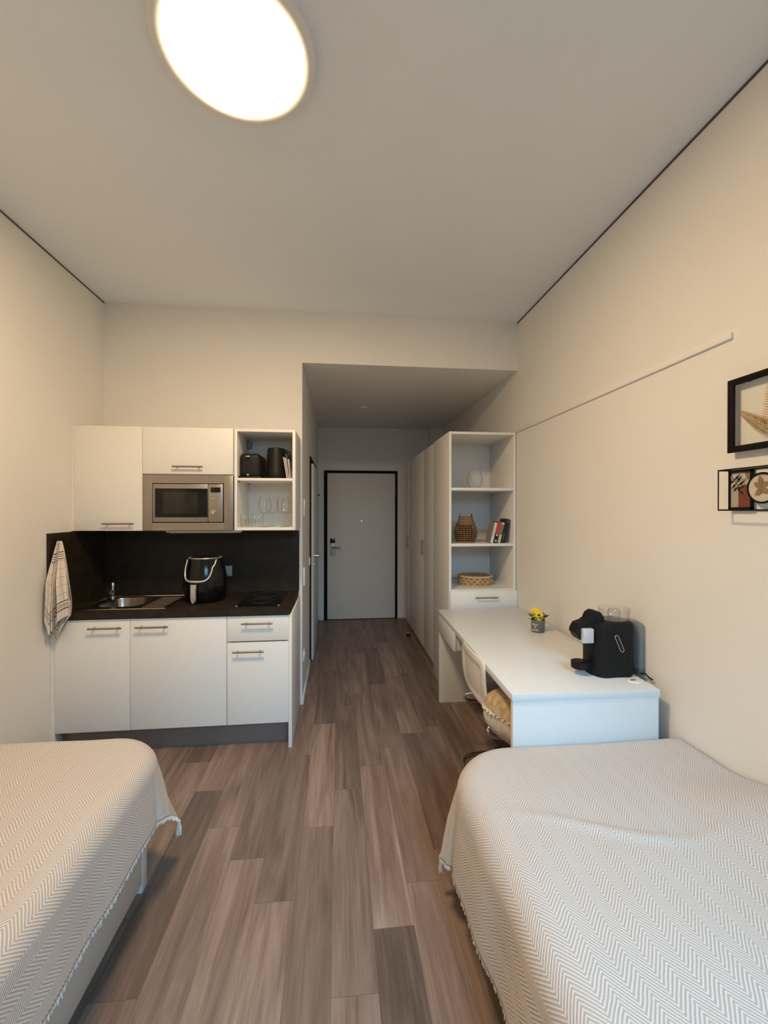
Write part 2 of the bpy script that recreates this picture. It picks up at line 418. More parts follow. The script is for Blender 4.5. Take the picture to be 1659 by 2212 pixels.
# entrance door
d1 = bpy.data.objects.new('door_1', None); COL.objects.link(d1); d1.location = (.31, YE, 0); d1['kind'] = 'structure'
f = MB(); fx0, fx1, fz = -.196, .817, 2.05
f.box(fx0, fx0 + .045, YE - .02, YE, 0, fz, bev=.002).box(fx1 - .033, fx1, YE - .02, YE, 0, fz, bev=.002).box(fx0 + .045, fx1 - .033, YE - .02, YE, fz - .036, fz, bev=.002)
f.box(fx0 + .045, fx1 - .033, YE - .006, YE, 0, .012)
f.build('door_frame', FRAMEB, d1)
leaf = box('door_leaf', DOORL, d1, fx0 + .046, fx1 - .034, YE - .016, YE - .001, .010, fz - .037, bev=.001)
for z in (1.78, .41): MB().cyl((fx1 - .034, YE - .022, z - .07), (fx1 - .034, YE - .022, z + .07), .008, n=12).build('hinge', HANDLE, d1)
lk = box('lock_plate', mat('lock_metal', (.50, .53, .55), .35, .35), d1, -.114, -.044, YE - .032, YE - .015, .882, 1.118, bev=.004)
box('card_reader', BLACKG, lk, -.112, -.046, YE - .036, YE - .031, 1.055, 1.116, bev=.002)
MB().tube([(-.08, YE - .03, .998), (-.08, YE - .075, .998), (-.07, YE - .082, .998), (.034, YE - .082, .998)], .009, n=10).build('door_handle', HANDLE, lk)
MB().lathe((0, 0, 0), [(.0, 0), (.010, 0), (.012, .004), (.0, .006)], 16).build('peephole', CHROME, d1)
pe = COL.objects['peephole']
pe.matrix_local = Matrix.Translation(Vector((.318, YE - .016, 1.352)) - d1.location) @ Matrix.Rotation(PI/2, 4, 'X') @ Matrix.Translation(d1.location)
# bathroom door in the hall's left wall
d2 = bpy.data.objects.new('door_2', None); COL.objects.link(d2); d2.location = (XP, 4.65, 0); d2['kind'] = 'structure'
f = MB()
f.box(XP, XP + .010, 4.20, 4.30, 0, 2.03, bev=.001).box(XP, XP + .010, 5.16, 5.24, 0, 2.03, bev=.001).box(XP, XP + .010, 4.30, 5.16, 1.97, 2.03, bev=.001)
f.build('door_frame', FRAMEB, d2)
lf = box('door_leaf', TRIMW, d2, XP + .0005, XP + .030, 4.301, 5.159, .012, 1.968, bev=.001)
MB().cyl((XP + .03, 4.40, 1.04), (XP + .038, 4.40, 1.04), .024, n=20).tube([(XP + .036, 4.40, 1.04), (XP + .078, 4.40, 1.04), (XP + .085, 4.41, 1.04), (XP + .085, 4.53, 1.04)], .010, n=10).build('door_handle', CHROME, d2)
MB().cyl((XP + .03, 4.40, .95), (XP + .040, 4.40, .95), .022, n=20).build('lock_rosette', CHROME, d2)

# ------------------------------------------------------------------ ceiling lamp
lx, ly = -.338, 1.460
t = thing('ceiling_lamp', 'round flush ceiling lamp glowing bright white', 'lamp', (lx, ly, 2.990))
MB().lathe((lx, ly, 0), [(.0, 3.03), (.258, 3.03), (.262, 3.018), (.258, 3.006), (.240, 3.002), (.2165, 3.004), (.2165, 3.010), (0, 3.010)], 72).build('rim', PLAST, t)
LAMPM = emit_mat('lamp_diffuser', LAMP_COL, LAMP_STRENGTH)
MB().lathe((lx, ly, 0), [(.216, 3.009), (.2155, 3.001), (.200, 2.996), (.12, 2.992), (0, 2.990)], 72).build('diffuser', LAMPM, t)
# hall smoke detector
tag(MB().lathe((.27, 4.71, 0), [(0, 2.64), (.055, 2.64), (.055, 2.632), (.048, 2.622), (0, 2.619)], 32).build('smoke_detector', WALL), 'small round white smoke detector on the hall ceiling', 'smoke detector')
# cable duct on the right wall
tag(MB().box(XR - .011, XR, 1.43, 3.352, 2.136, 2.160, bev=.002).build('cable_duct', WALL), 'long thin white cable duct running along the right wall', 'cable duct')

# ------------------------------------------------------------------ handles
def bar_handle(parent, c, axis, length, out, r=.0055, stand=.028, label=None):
    """bar handle centred at c (on the door face), bar along axis, standing off along out"""
    c, ax, ou = Vector(c), Vector(axis).normalized(), Vector(out).normalized()
    m = MB(); p = c + ou * stand
    m.cyl(p - ax * length / 2, p + ax * length / 2, r, n=14)
    for s in (-1, 1):
        q = c + ax * (s * length * .36); m.cyl(q, q + ou * stand, r * .8, n=10)
    return m.build('handle', HANDLE, parent)
def carcass(parent, x0, x1, y0, y1, z0, z1, t=.018, back=True, top=True, m=CARC, name='body'):
    b = MB()
    b.box(x0, x0 + t, y0, y1, z0, z1).box(x1 - t, x1, y0, y1, z0, z1).box(x0 + t, x1 - t, y0, y1, z0, z0 + t)
    if top: b.box(x0 + t, x1 - t, y0, y1, z1 - t, z1)
    if back: b.box(x0 + t, x1 - t, y1 - .006, y1, z0 + t, z1 - (t if top else 0))
    return b.build(name, m, parent)

# ------------------------------------------------------------------ wall cabinets
YU = 2.95; uz0, uz1 = 1.367, 2.049; um = 1.738
t = thing('wall_cabinet', 'tall white wall cabinet with one door at the left wall', 'cabinet', (-1.49, 3.14, uz0))
carcass(t, -1.696, -1.2775, YU + .02, 3.337, uz0, uz1)
d = box('door', WHITE, t, -1.696, -1.279, YU, YU + .019, uz0, uz1, bev=.0012)
bar_handle(d, (-1.418, YU, 1.413), (1, 0, 0), .192, (0, -1, 0))
box('filler_strip', WHITE, t, -1.7145, -1.698, YU + .004, YU + .024, uz0, uz1)
t = thing('wall_cabinet', 'wide low white flap cabinet directly above the microwave', 'cabinet', (-.988, 3.14, um))
carcass(t, -1.2765, -.7005, YU + .02, 3.337, um - .003, uz1)
d = box('door', WHITE, t, -1.276, -.7015, YU, YU + .019, um + .003, uz1, bev=.0012)
bar_handle(d, (-.987, YU, 1.788), (1, 0, 0), .192, (0, -1, 0))
# microwave
t = thing('microwave_oven', 'built-in stainless steel microwave with black glass door', 'microwave', (-.988, 3.14, uz0))
box('housing', STEEL, t, -1.25, -.73, YU + .03, 3.30, uz0 + .001, um - .006)
f = MB(); ax0, ax1, az0, az1 = -1.216, -.761, 1.418, 1.680
f.box(-1.2755, ax0, YU, YU + .03, uz0 + .001, um - .005, bev=.001).box(ax1, -.7015, YU, YU + .03, uz0 + .001, um - .005, bev=.001)
f.box(ax0, ax1, YU, YU + .03, az1, um - .005).box(ax0, ax1, YU, YU + .03, uz0 + .001, az0)
f.build('trim_frame', STEEL, t)
box('recess', BLACK, t, ax0, ax1, YU + .022, YU + .0295, az0, az1)
g = .005
d = box('door', STEEL, t, ax0 + g, -.8625, YU - .006, YU + .022, az0 + g, az1 - g, bev=.003)
box('black_glass', BLACKG, d, -1.197, -.864, YU - .0085, YU - .005, 1.454, 1.645, bev=.001)
box('viewing_window', SCREEN, d, -1.146, -.927, YU - .0095, YU - .008, 1.478, 1.622, bev=.0004)
p = box('control_panel', STEEL, t, -.8605, ax1 - g, YU - .006, YU + .022, az0 + g, az1 - g, bev=.003)
box('display', BLACKG, p, -.846, -.782, YU - .0075, YU - .005, 1.620, 1.653, bev=.0006)
for (bx, bz) in ((-.839, 1.604), (-.814, 1.604), (-.788, 1.604), (-.788, 1.579), (-.788, 1.553), (-.788, 1.528)):
    MB().cyl((bx, YU - .0055, bz), (bx, YU - .009, bz), .0045, n=12).build('button', CHROME, p)
MB().box(-.837, -.818, YU - .009, YU - .0055, 1.575, 1.583, bev=.003).build('button', CHROME, p)
MB().cyl((-.826, YU - .005, 1.488), (-.826, YU - .024, 1.488), .0155, .014, n=28).box(-.828, -.824, YU - .026, YU - .023, 1.476, 1.501).build('knob', CHROME, p)
b = MB()
for (x0, x1, z0, z1) in ((-.845, -.785, 1.4435, 1.445), (-.845, -.785, 1.463, 1.4645), (-.845, -.8435, 1.4435, 1.4645), (-.7865, -.785, 1.4435, 1.4645)): b.box(x0, x1, YU - .0065, YU - .0055, z0, z1)
b.build('open_button', HANDLE, p)
# open shelf unit
t = thing('open_wall_shelf', 'open white two-compartment wall shelf holding kettle and wine glasses', 'shelf', (-.492, 3.14, uz0))
sx0, sx1 = -.694, -.291
m_ = MB(); m_.box(sx0, sx0 + .018, YU, 3.337, uz0, uz1, bev=.001).box(sx1 - .020, sx1, YU, 3.337, uz0, uz1, bev=.001).box(sx0 + .018, sx1 - .02, YU, 3.337, uz1 - .018, uz1).box(sx0 + .018, sx1 - .02, YU, 3.337, uz0, uz0 + .018).box(sx0 + .018, sx1 - .02, 3.325, 3.337, uz0 + .018, uz1 - .018)
m_.build('body', WHITE, t)
box('shelf', WHITE, t, sx0 + .0185, sx1 - .0205, YU + .002, 3.3245, 1.701, 1.719, bev=.001)
box('hanger_bracket', mat('bracket_grey', (.25, .25, .25), .4), t, sx0 + .019, sx0 + .045, 3.27, 3.324, 1.965, 2.015, bev=.004)
for y in (2.985, 3.30): MB().cyl((sx0 + .018, y, 1.696), (sx0 + .028, y, 1.696), .0045, n=10).build('shelf_pin', HANDLE, t)
# things in it
zs = 1.7195
t = thing('toaster', 'compact black toaster on the upper shelf, left of the kettle', 'toaster', (-.604, 3.10, zs))
b = MB(); b.box(-.672, -.530, 2.99, 3.25, zs + .006, zs + .172, bev=.030, seg=5)
b.build('body', KETTLE, t)
box('base', BLACK, t, -.678, -.524, 2.985, 3.255, zs, zs + .014, bev=.004)
MB().box(-.629, -.600, 2.972, 2.992, zs + .140, zs + .152, bev=.004).build('lever', HANDLE, t)
MB().cyl((-.613, 2.992, zs + .024), (-.613, 2.986, zs + .024), .006, n=14).build('button', SILVER, t)
for sx in (-.632, -.588): box('bread_slot', BLACKG, t, sx, sx + .020, 3.02, 3.22, zs + .168, zs + .1735)
t = thing('kettle', 'tall black electric kettle with handle on the upper shelf', 'kettle', (-.442, 3.12, zs))
MB().lathe((-.442, 3.12, zs), [(0, 0), (.075, 0), (.076, .014), (.070, .020), (0, .020)], 32).build('base', BLACK, t)
MB().lathe((-.442, 3.12, zs), [(0, .021), (.069, .021), (.071, .045), (.070, .05), (.0695, .052), (.062, .205), (.060, .212), (0, .212)], 40).build('body', KETTLE, t)
MB().lathe((-.442, 3.12, zs), [(.060, .2125), (.058, .222), (.03, .228), (0, .229)], 36).build('lid', BLACK, t)
MB().tube([(-.392, 3.105, zs + .205), (-.372, 3.10, zs + .203), (-.352, 3.094, zs + .190), (-.347, 3.092, zs + .160), (-.350, 3.094, zs + .10), (-.360, 3.097, zs + .065), (-.376, 3.102, zs + .055)], .0125, n=10).build('handle', BLACK, t)
MB().box(-.386, -.384, 3.098, 3.104, zs + .07, zs + .17).build('level_window', GREYP, t)
pm = mat('booklet_paper', (.55, .49, .46), .8, var=.1, scale=200, stretch=(1, 1, 1))
for i, (nm, dx, hh) in enumerate((('nearest the kettle, leaning', 0, .145), ('in the middle, leaning', .010, .141), ('against the shelf side, leaning', .020, .133))):
    M = Matrix.Translation((-.349 + dx, 3.03 + .006 * i, zs + .0015)) @ Matrix.Rotation(math.radians(-9 if i < 2 else -6), 4, 'Y')
    b = MB(Matrix.Translation((0, 0, 0)) @ M @ Matrix.Rotation(0, 4, 'Z')); b.box(-.004, .003, -.062, .030, .0, hh, bev=.0005)
    o = b.build('booklet', pm); tag(o, 'thin pale booklet ' + nm, 'booklet', None)
zs2 = 1.3855
# tumblers and wine glasses
def tumbler(x, y, label):
    t = MB(); t.lathe((x, y, zs2), [(0, .002), (.026, .002), (.028, .005), (.031, .092)], 28)
    return tag(t.build('drinking_glass', GLASS), label, 'glass', 'drinking glasses on the lower wall shelf')
tumbler(-.640, 3.02, 'clear tumbler at the left front of the lower wall shelf')
tumbler(-.574, 3.03, 'clear tumbler beside the front left wine glass')
tumbler(-.625, 3.10, 'clear tumbler in the second row behind the front tumblers')
tumbler(-.560, 3.11, 'clear tumbler in the second row, partly behind a wine glass')
def wine(x, y, label):
    t = thing('wine_glass', label, 'wine glass', (x, y, zs2), 'wine glasses on the lower wall shelf')
    MB().lathe((x, y, zs2), [(0, 0), (.036, 0), (.036, .0015), (.008, .005), (.004, .010)], 28).build('foot', GLASS, t)
    MB().lathe((x, y, zs2), [(.0042, .010), (.0034, .03), (.0034, .075), (.006, .090)], 14).build('stem', GLASS, t)
    MB().lathe((x, y, zs2), [(0, .0905), (.006, .0905), (.025, .096), (.040, .112), (.0455, .135), (.043, .165), (.034, .212)], 32).build('bowl', GLASS, t)
    return t
wg = wine(-.508, 3.04, 'front wine glass in the middle of the lower wall shelf')
for (x, y, lb) in ((-.480, 3.17, 'wine glass right behind the middle front wine glass'), (-.383, 3.05, 'front wine glass at the right side of the lower wall shelf'), (-.372, 3.18, 'wine glass right behind the right front wine glass')):
    c = copy_tree(wg); c.location = (x, y, zs2); c['label'] = lb
# light strip
t = thing('under_cabinet_light', 'slim grey light strip under the microwave', 'light', (-.89, 2.99, 1.349))
box('housing', HANDLE, t, -1.135, -.650, 2.965, 3.025, 1.352, 1.3665, bev=.002)
box('diffuser', PLAST, t, -1.12, -.665, 2.975, 3.015, 1.349, 1.3525)
MB().cyl((-1.136, 2.985, 1.359), (-1.146, 2.985, 1.359), .004, n=10).build('switch', SILVER, t)

# ------------------------------------------------------------------ base cabinets
YF = 2.745; ZT = .845; ZW = .885
tag(MB().box(XL + .001, -.300, 3.326, YK - .0005, ZW, 1.345).build('splashback', DARKTOP), 'dark brown splashback panel behind the hob and sink', 'splashback')
tag(MB().box(XL + .0005, XL + .014, 2.716, 3.3255, ZW, 1.362).build('splashback', DARKTOP), 'dark brown splashback return panel on the left wall behind the towel', 'splashback')
bx0, bx1, by0, by1 = -1.545, -1.262, 2.86, 3.16       # basin cut-out
w = MB(); wl, wr, wf, wb = XL + .001, -.303, YF - .012, YK - .001
w.box(wl, wr, wf, by0, ZT + .0005, ZW - .0005).box(wl, wr, by1, wb, ZT + .0005, ZW - .0005).box(wl, bx0, by0, by1, ZT + .0005, ZW - .0005).box(bx1, wr, by0, by1, ZT + .0005, ZW - .0005)
bmesh.ops.remove_doubles(w.bm, verts=w.bm.verts, dist=1e-5)
tag(w.build('worktop', DARKTOP), 'dark brown kitchen worktop with inset sink and hob', 'worktop')
t = thing('base_cabinet', 'white base cabinet under the sink at the left wall', 'cabinet', (-1.475, 3.04, .0))
carcass(t, -1.688, -1.2615, YF + .02, 3.335, .16, ZT, top=False)
d = box('door', WHITE, t, -1.6885, -1.2625, YF, YF + .019, .160, .838, bev=.0012); bar_handle(d, (-1.395, YF, .790), (1, 0, 0), .19, (0, -1, 0))
box('filler_strip', WHITE, t, XL + .001, -1.6905, YF + .003, YF + .023, .02, .838)
t = thing('base_cabinet', 'widest white base cabinet in the middle under the air fryer', 'cabinet', (-.976, 3.04, .0))
carcass(t, -1.2605, -.6915, YF + .02, 3.335, .16, ZT, top=False)
d = box('door', WHITE, t, -1.2595, -.6925, YF, YF + .019, .160, .838, bev=.0012); bar_handle(d, (-1.127, YF, .790), (1, 0, 0), .19, (0, -1, 0))
t = thing('base_cabinet', 'narrow white base cabinet with top drawer under the hob', 'cabinet', (-.50, 3.04, .0))
carcass(t, -.6905, -.3145, YF + .02, 3.335, .16, ZT, top=False)
d = box('drawer', WHITE, t, -.6890, -.3145, YF, YF + .019, .681, .838, bev=.0012); bar_handle(d, (-.503, YF, .796), (1, 0, 0), .19, (0, -1, 0))
d = box('door', WHITE, t, -.6890, -.3145, YF, YF + .019, .160, .673, bev=.0012); bar_handle(d, (-.557, YF, .621), (1, 0, 0), .19, (0, -1, 0))
box('side_panel', WHITE, t, -.3135, -.292, YF - .003, 3.337, 0, ZT - .001, bev=.001)
tag(MB().box(-1.69, -.3145, YF + .085, YF + .10, 0, .159).build('plinth', PLINTH), 'brown-grey plinth strip along the bottom of the base cabinets', 'plinth')
# sink
def sink():
    t = thing('sink', 'stainless steel inset sink with drainer in the worktop', 'sink', (-1.36, 3.0, .74))
    ox0, ox1, oy0, oy1, z = -1.60, -1.075, 2.79, 3.215, ZW + .0035
    cx, cy, rx, ry = (bx0 + bx1) / 2, (by0 + by1) / 2, (bx1 - bx0) / 2 - .004, (by1 - by0) / 2 - .004
    def loop(s, z_):
        out = []
        for i in range(48):
            a = 2 * PI * i / 48; c, q = math.cos(a), math.sin(a)
            out.append((cx + rx * s * math.copysign(abs(c) ** .55, c), cy + ry * s * math.copysign(abs(q) ** .55, q), z_))
        return out
    b = MB()
    outer = [(ox0, oy0), (ox1, oy0), (ox1, oy1), (ox0, oy1)]
    rings = []
    O = []
    for i in range(48):
        a = 2 * PI * i / 48; c, q = math.cos(a), math.sin(a)
        # point on the outer rectangle in the same direction
        k = min(((ox1 if c > 0 else ox0) - cx) / c if abs(c) > 1e-6 else 1e9, ((oy1 if q > 0 else oy0) - cy) / q if abs(q) > 1e-6 else 1e9)
        O.append((cx + c * k, cy + q * k, z))
    prof = [[(p[0], p[1], ZW - .0004) for p in O], O, loop(1.0, z), loop(.985, z - .004), loop(.95, z - .10), loop(.86, z - .138), loop(.3, z - .144)]
    for P in prof: rings.append([b._v(p) for p in P])
    for A, B in zip(rings, rings[1:]):
        for i in range(48): b._f([A[i], A[(i+1) % 48], B[(i+1) % 48], B[i]])
    b._f(rings[-1])
    # square up the rectangle corners
    for cxn, cyn in outer:
        pass
    b.build('basin', SINKST, t, ang=50)
    g = MB()
    for i in range(7):
        y = 2.84 + i * .048
        g.box(-1.235, -1.10, y, y + .014, z - .001, z + .003, bev=.0012)
    g.build('drainer_ribs', SINKST, t)
    b = MB(); b.tube([(ox0, oy0, z), (ox1, oy0, z), (ox1, oy1, z), (ox0, oy1, z)], .003, n=8, closed=True); b.build('rim', CHROME, t)
    MB().lathe((cx, cy, z - .144), [(0, .004), (.018, .004), (.021, .0), ], 24).build('drain', CHROME, t)
sink()
t = thing('faucet', 'small chrome faucet standing at the back corner of the sink', 'faucet', (-1.578, 3.185, ZW + .004))
MB().lathe((-1.578, 3.185, ZW + .0038), [(0, 0), (.021, 0), (.021, .008), (.016, .012), (.0145, .075), (0, .075)], 24).build('body', CHROME, t)
MB().lathe((-1.578, 3.185, ZW + .0038), [(0, .0755), (.015, .0755), (.015, .098), (.012, .103), (0, .104)], 24).build('lever_cap', CHROME, t)
MB().tube([(-1.578, 3.178, ZW + .045), (-1.555, 3.12, ZW + .060), (-1.535, 3.075, ZW + .062), (-1.530, 3.062, ZW + .052)], .009, n=10).build('spout', STEEL, t)
# hob
t = thing('hob', 'black glass two-ring hob set in the worktop', 'hob', (-.52, 3.07, ZW))
hb = MB(); hb.prism([(-.650, 2.805), (-.381, 2.805), (-.381, 3.295), (-.650, 3.295)], ZW + .0004, ZW + .006, bev=.0015); hb.build('glass_plate', BLACKG, t)
ringm = mat('hob_print', (.035, .035, .035), .5)
for (cx, cy, r) in ((-.515, 2.945, .073), (-.515, 3.165, .090)):
    MB().tube([(cx + r * math.cos(a * PI / 24), cy + r * math.sin(a * PI / 24), ZW + .0061) for a in range(48)], .0012, n=6, closed=True).build('cooking_zone', ringm, t)
for (cx, cy) in ((-.647, 2.808), (-.384, 2.808)): MB().box(cx - .005, cx + .005, cy - .005, cy + .005, ZW + .001, ZW + .0068, bev=.001).build('corner_clip', SILVER, t)
# socket
t = thing('wall_socket', 'grey square socket cover on the dark splashback right of air fryer', 'socket', (-.833, 3.325, 1.007))
box('frame', GREYP, t, -.876, -.797, 3.313, 3.3255, 1.005, 1.083, bev=.003)
box('flap', GREYP, t, -.868, -.805, 3.309, 3.3135, 1.014, 1.075, bev=.003)
# air fryer
def air_fryer():
    c = Vector((-.905, 3.035, ZW)); yawf = math.radians(-11)
    t = thing('air_fryer', 'glossy black air fryer with silver trim on the worktop', 'air fryer', c)
    prof = [(.0, 0), (.112, 0), (.122, .012), (.136, .06), (.1415, .11), (.138, .165), (.127, .225), (.114, .275), (.108, .292)]
    def rad(z):
        for (r0, z0), (r1, z1) in zip(prof, prof[1:]):
            if z0 <= z <= z1 and z1 > z0: return lerp(r0, r1, (z - z0) / (z1 - z0))
        return prof[-1][0]
    MB().lathe(c, prof + [(.100, .296), (.0, .290)], 56).build('body', BLACKG, t)
    def P(phi, z, o=0.0):
        a = -PI / 2 + yawf + phi; r = rad(z) + o
        return (c.x + r * math.cos(a), c.y + r * math.sin(a), c.z + z)
    MB().tube([(c.x + .104 * math.cos(a * PI / 24), c.y + .104 * math.sin(a * PI / 24), c.z + .294) for a in range(48)], .0042, n=8, closed=True).build('top_ring', SILVER, t)
    MB().lathe(c, [(.094, .294), (.09, .300), (.0, .303)], 40).build('lid', BLACK, t)
    pts = []
    n = 40
    for i in range(n + 1):
        s = -1 + 2 * i / n
        e = math.copysign(abs(s) ** .75, s)
        z = .285 - .137 * (1 - abs(s) ** 3.2) ** .8
        flare = .30 * max(0, (abs(s) - .90) / .10) if s > 0 else 0.10 * max(0, (abs(s) - .92) / .08)
        pts.append(P(math.copysign(math.radians(47) * min(1, abs(e) * 1.08) + flare, s), z, .002))
    rd = [.0045 + .0035 * (1 - abs(-1 + 2 * i / n)) for i in range(n + 1)]
    MB().tube(pts, .006, n=10, rads=rd).build('silver_trim', SILVER, t)
    # handle: rounded bar leaning out from the drawer front
    hb = MB(); A = -PI / 2 + yawf + .0
    dx, dy = math.cos(A), math.sin(A); tx, ty = -dy, dx
    for k in range(1):
        sec = []
        zs_ = [.010 + .122 * i / 14 for i in range(15)]
        rings = []
        for i, z in enumerate(zs_):
            wd = .017 if i < 11 else .0185
            if i < 4: wd *= math.sqrt(max(.02, 1 - ((4 - i) / 4.05) ** 2))
            rr = .1415 + .016 + .004 * math.sin(i / 14 * PI)
            ring = []
            for (u, v) in ((-1, -.6), (-1, .4), (-.7, 1), (.7, 1), (1, .4), (1, -.6)):
                ring.append(hb._v((c.x + dx * (rr + v * .010) + tx * u * wd, c.y + dy * (rr + v * .010) + ty * u * wd, c.z + z)))
            rings.append(ring)
        for a_, b_ in zip(rings, rings[1:]):
            for j in range(6): hb._f([a_[j], a_[(j+1) % 6], b_[(j+1) % 6], b_[j]])
        hb._f(rings[0][::-1]); hb._f(rings[-1])
    h = hb.build('handle', mat('champagne_metal', (.56, .48, .43), .42, .4), t)
    b = MB(); b.tube([P(a, .135, .0012) for a in [math.radians(-75 + 150 * i / 40) for i in range(41)]], .0015, n=6); b.build('drawer_seam', BLACKM, t)
air_fryer()
# towel on a hook
t = thing('towel_hook', 'small black hook holding the towel on the left splashback', 'hook', (-1.70, 2.775, 1.30))
box('plate', BLACK, t, XL + .0135, XL + .019, 2.762, 2.788, 1.292, 1.335, bev=.003)
MB().tube([(XL + .018, 2.775, 1.318), (XL + .040, 2.770, 1.312), (XL + .047, 2.769, 1.320), (XL + .047, 2.769, 1.332)], .005, n=8).build('prong', BLACK, t)
def towel_mat():
    m = bpy.data.materials.new('checked_towel'); m.use_nodes = True
    nt = m.node_tree; N = nt.nodes; L = nt.links; b = N['Principled BSDF']
    at = N.new('ShaderNodeAttribute'); at.attribute_name = 'cloth'
    sp = N.new('ShaderNodeSeparateXYZ'); L.new(at.outputs['Vector'], sp.inputs[0])
    def M_(op, *a):
        n = N.new('ShaderNodeMath'); n.operation = op
        for i, x in enumerate(a):
            if isinstance(x, (int, float)): n.inputs[i].default_value = x
            else: L.new(x, n.inputs[i])
        return n.outputs[0]
    def lines(src, period, off, wd):
        return M_('LESS_THAN', M_('ABSOLUTE', M_('SUBTRACT', M_('FRACT', M_('ADD', M_('DIVIDE', src, period), off)), .5)), wd)
    def at_(src, pos, wd): return M_('LESS_THAN', M_('ABSOLUTE', M_('SUBTRACT', src, pos)), wd)
    u, v = sp.outputs[0], sp.outputs[1]
    fine = M_('MAXIMUM', lines(u, .055, .0, .025), lines(v, .055, .1, .025))
    bold = at_(v, .405, .0028)
    for p, wd in ((.425, .0018), (.437, .0018), (.455, .0030), (.075, .0026), (.092, .0018), (.104, .0018), (.120, .0026)): bold = M_('MAXIMUM', bold, at_(v, p, wd))
    for p, wd in ((.06, .0026), (.078, .0018), (.09, .0018), (.106, .0026)): bold = M_('MAXIMUM', bold, at_(u, p, wd))
    m1 = N.new('ShaderNodeMix'); m1.data_type = 'RGBA'; m1.inputs['A'].default_value = (.74, .67, .60, 1); m1.inputs['B'].default_value = (.20, .16, .13, 1)
    L.new(M_('MULTIPLY', fine, .75), m1.inputs['Factor'])
    m2 = N.new('ShaderNodeMix'); m2.data_type = 'RGBA'; m2.inputs['B'].default_value = (.045, .035, .032, 1)
    L.new(m1.outputs['Result'], m2.inputs['A']); L.new(bold, m2.inputs['Factor'])
    L.new(m2.outputs['Result'], b.inputs['Base Color']); b.inputs['Roughness'].default_value = .95; b.inputs['Specular IOR Level'].default_value = .1
    return m
def cloth_obj(name, V_fn, uv_fn, nu, nv, m, parent=None, thick=.003, origin=None):
    bm = bmesh.new(); ly_ = bm.verts.layers.float_vector.new('cloth')
    G = []
    for i in range(nu):
        row = []
        for j in range(nv):
            v = bm.verts.new(V_fn(i / (nu - 1), j / (nv - 1))); v[ly_] = uv_fn(i / (nu - 1), j / (nv - 1)); row.append(v)
        G.append(row)
    for i in range(nu - 1):
        for j in range(nv - 1): bm.faces.new([G[i][j], G[i+1][j], G[i+1][j+1], G[i][j+1]]).smooth = True
    o0 = root_loc(parent) if parent is not None else Vector(origin)
    for v in bm.verts: v.co -= o0
    me = bpy.data.meshes.new(name); bm.to_mesh(me); bm.free(); me.materials.append(m)
    o = bpy.data.objects.new(name, me); COL.objects.link(o)
    if parent is not None: o.parent = parent
    else: o.location = o0
    if thick:
        sd = o.modifiers.new('thickness', 'SOLIDIFY'); sd.thickness = thick; sd.offset = 0
    return o
def towel():
    t = thing('tea_towel', 'white checked tea towel hanging from the hook at the left', 'towel', (-1.66, 2.72, .70))
    TM = towel_mat()
    def interp(tab, u):
        for (u0, a), (u1, b) in zip(tab, tab[1:]):
            if u <= u1: return lerp(a, b, (u - u0) / (u1 - u0))
        return tab[-1][1]
    hem1 = [(0, .47), (.16, .56), (.30, .50), (.55, .47), (.8, .455), (1.0, .44)]
    hem2 = [(0, .34), (.10, .46), (.25, .54), (.42, .60), (.60, .52), (.80, .44), (.92, .33), (1, .30)]
    def layer(hem, x0, w1, yb, ph, amp, skew=0.0):
        def fn(u, s):
            L_ = interp(hem, u) * s
            wgrow = .022 + (w1 - .022) * min(1.0, L_ / .42) ** .8
            xc = lerp(-1.668, x0, smooth01(L_ / .35)) + skew * L_
            am = amp * min(1, .25 + L_ / .3)
            y = lerp(2.762, yb, smooth01(L_ / .30)) - am * .5 * (1 + math.sin(u * 2 * PI * 1.6 + ph + L_ * 2.0)) - .008 * math.sin(u * 17 + L_ * 8) * min(1, L_ * 4)
            x = xc + (u - .5) * wgrow
            z = 1.315 - L_ + .010 * math.sin(u * 9 + ph) * s - .02 * (1 - abs(2 * u - 1)) * (1 - s) * 0
            return (max(x, XL + .0165), y, z)
        return fn
    hs = dict(thick=.002)
    cloth_obj('front_fold', layer(hem1, -1.632, .118, 2.695, .4, .040), lambda u, s: (u * .30, s * .52, 0), 50, 60, TM, t, **hs)
    cloth_obj('back_fold', layer(hem2, -1.640, .172, 2.722, 2.2, .022), lambda u, s: (u * .34 + .02, s * .58 - .10, .3), 50, 60, TM, t, **hs)
towel()

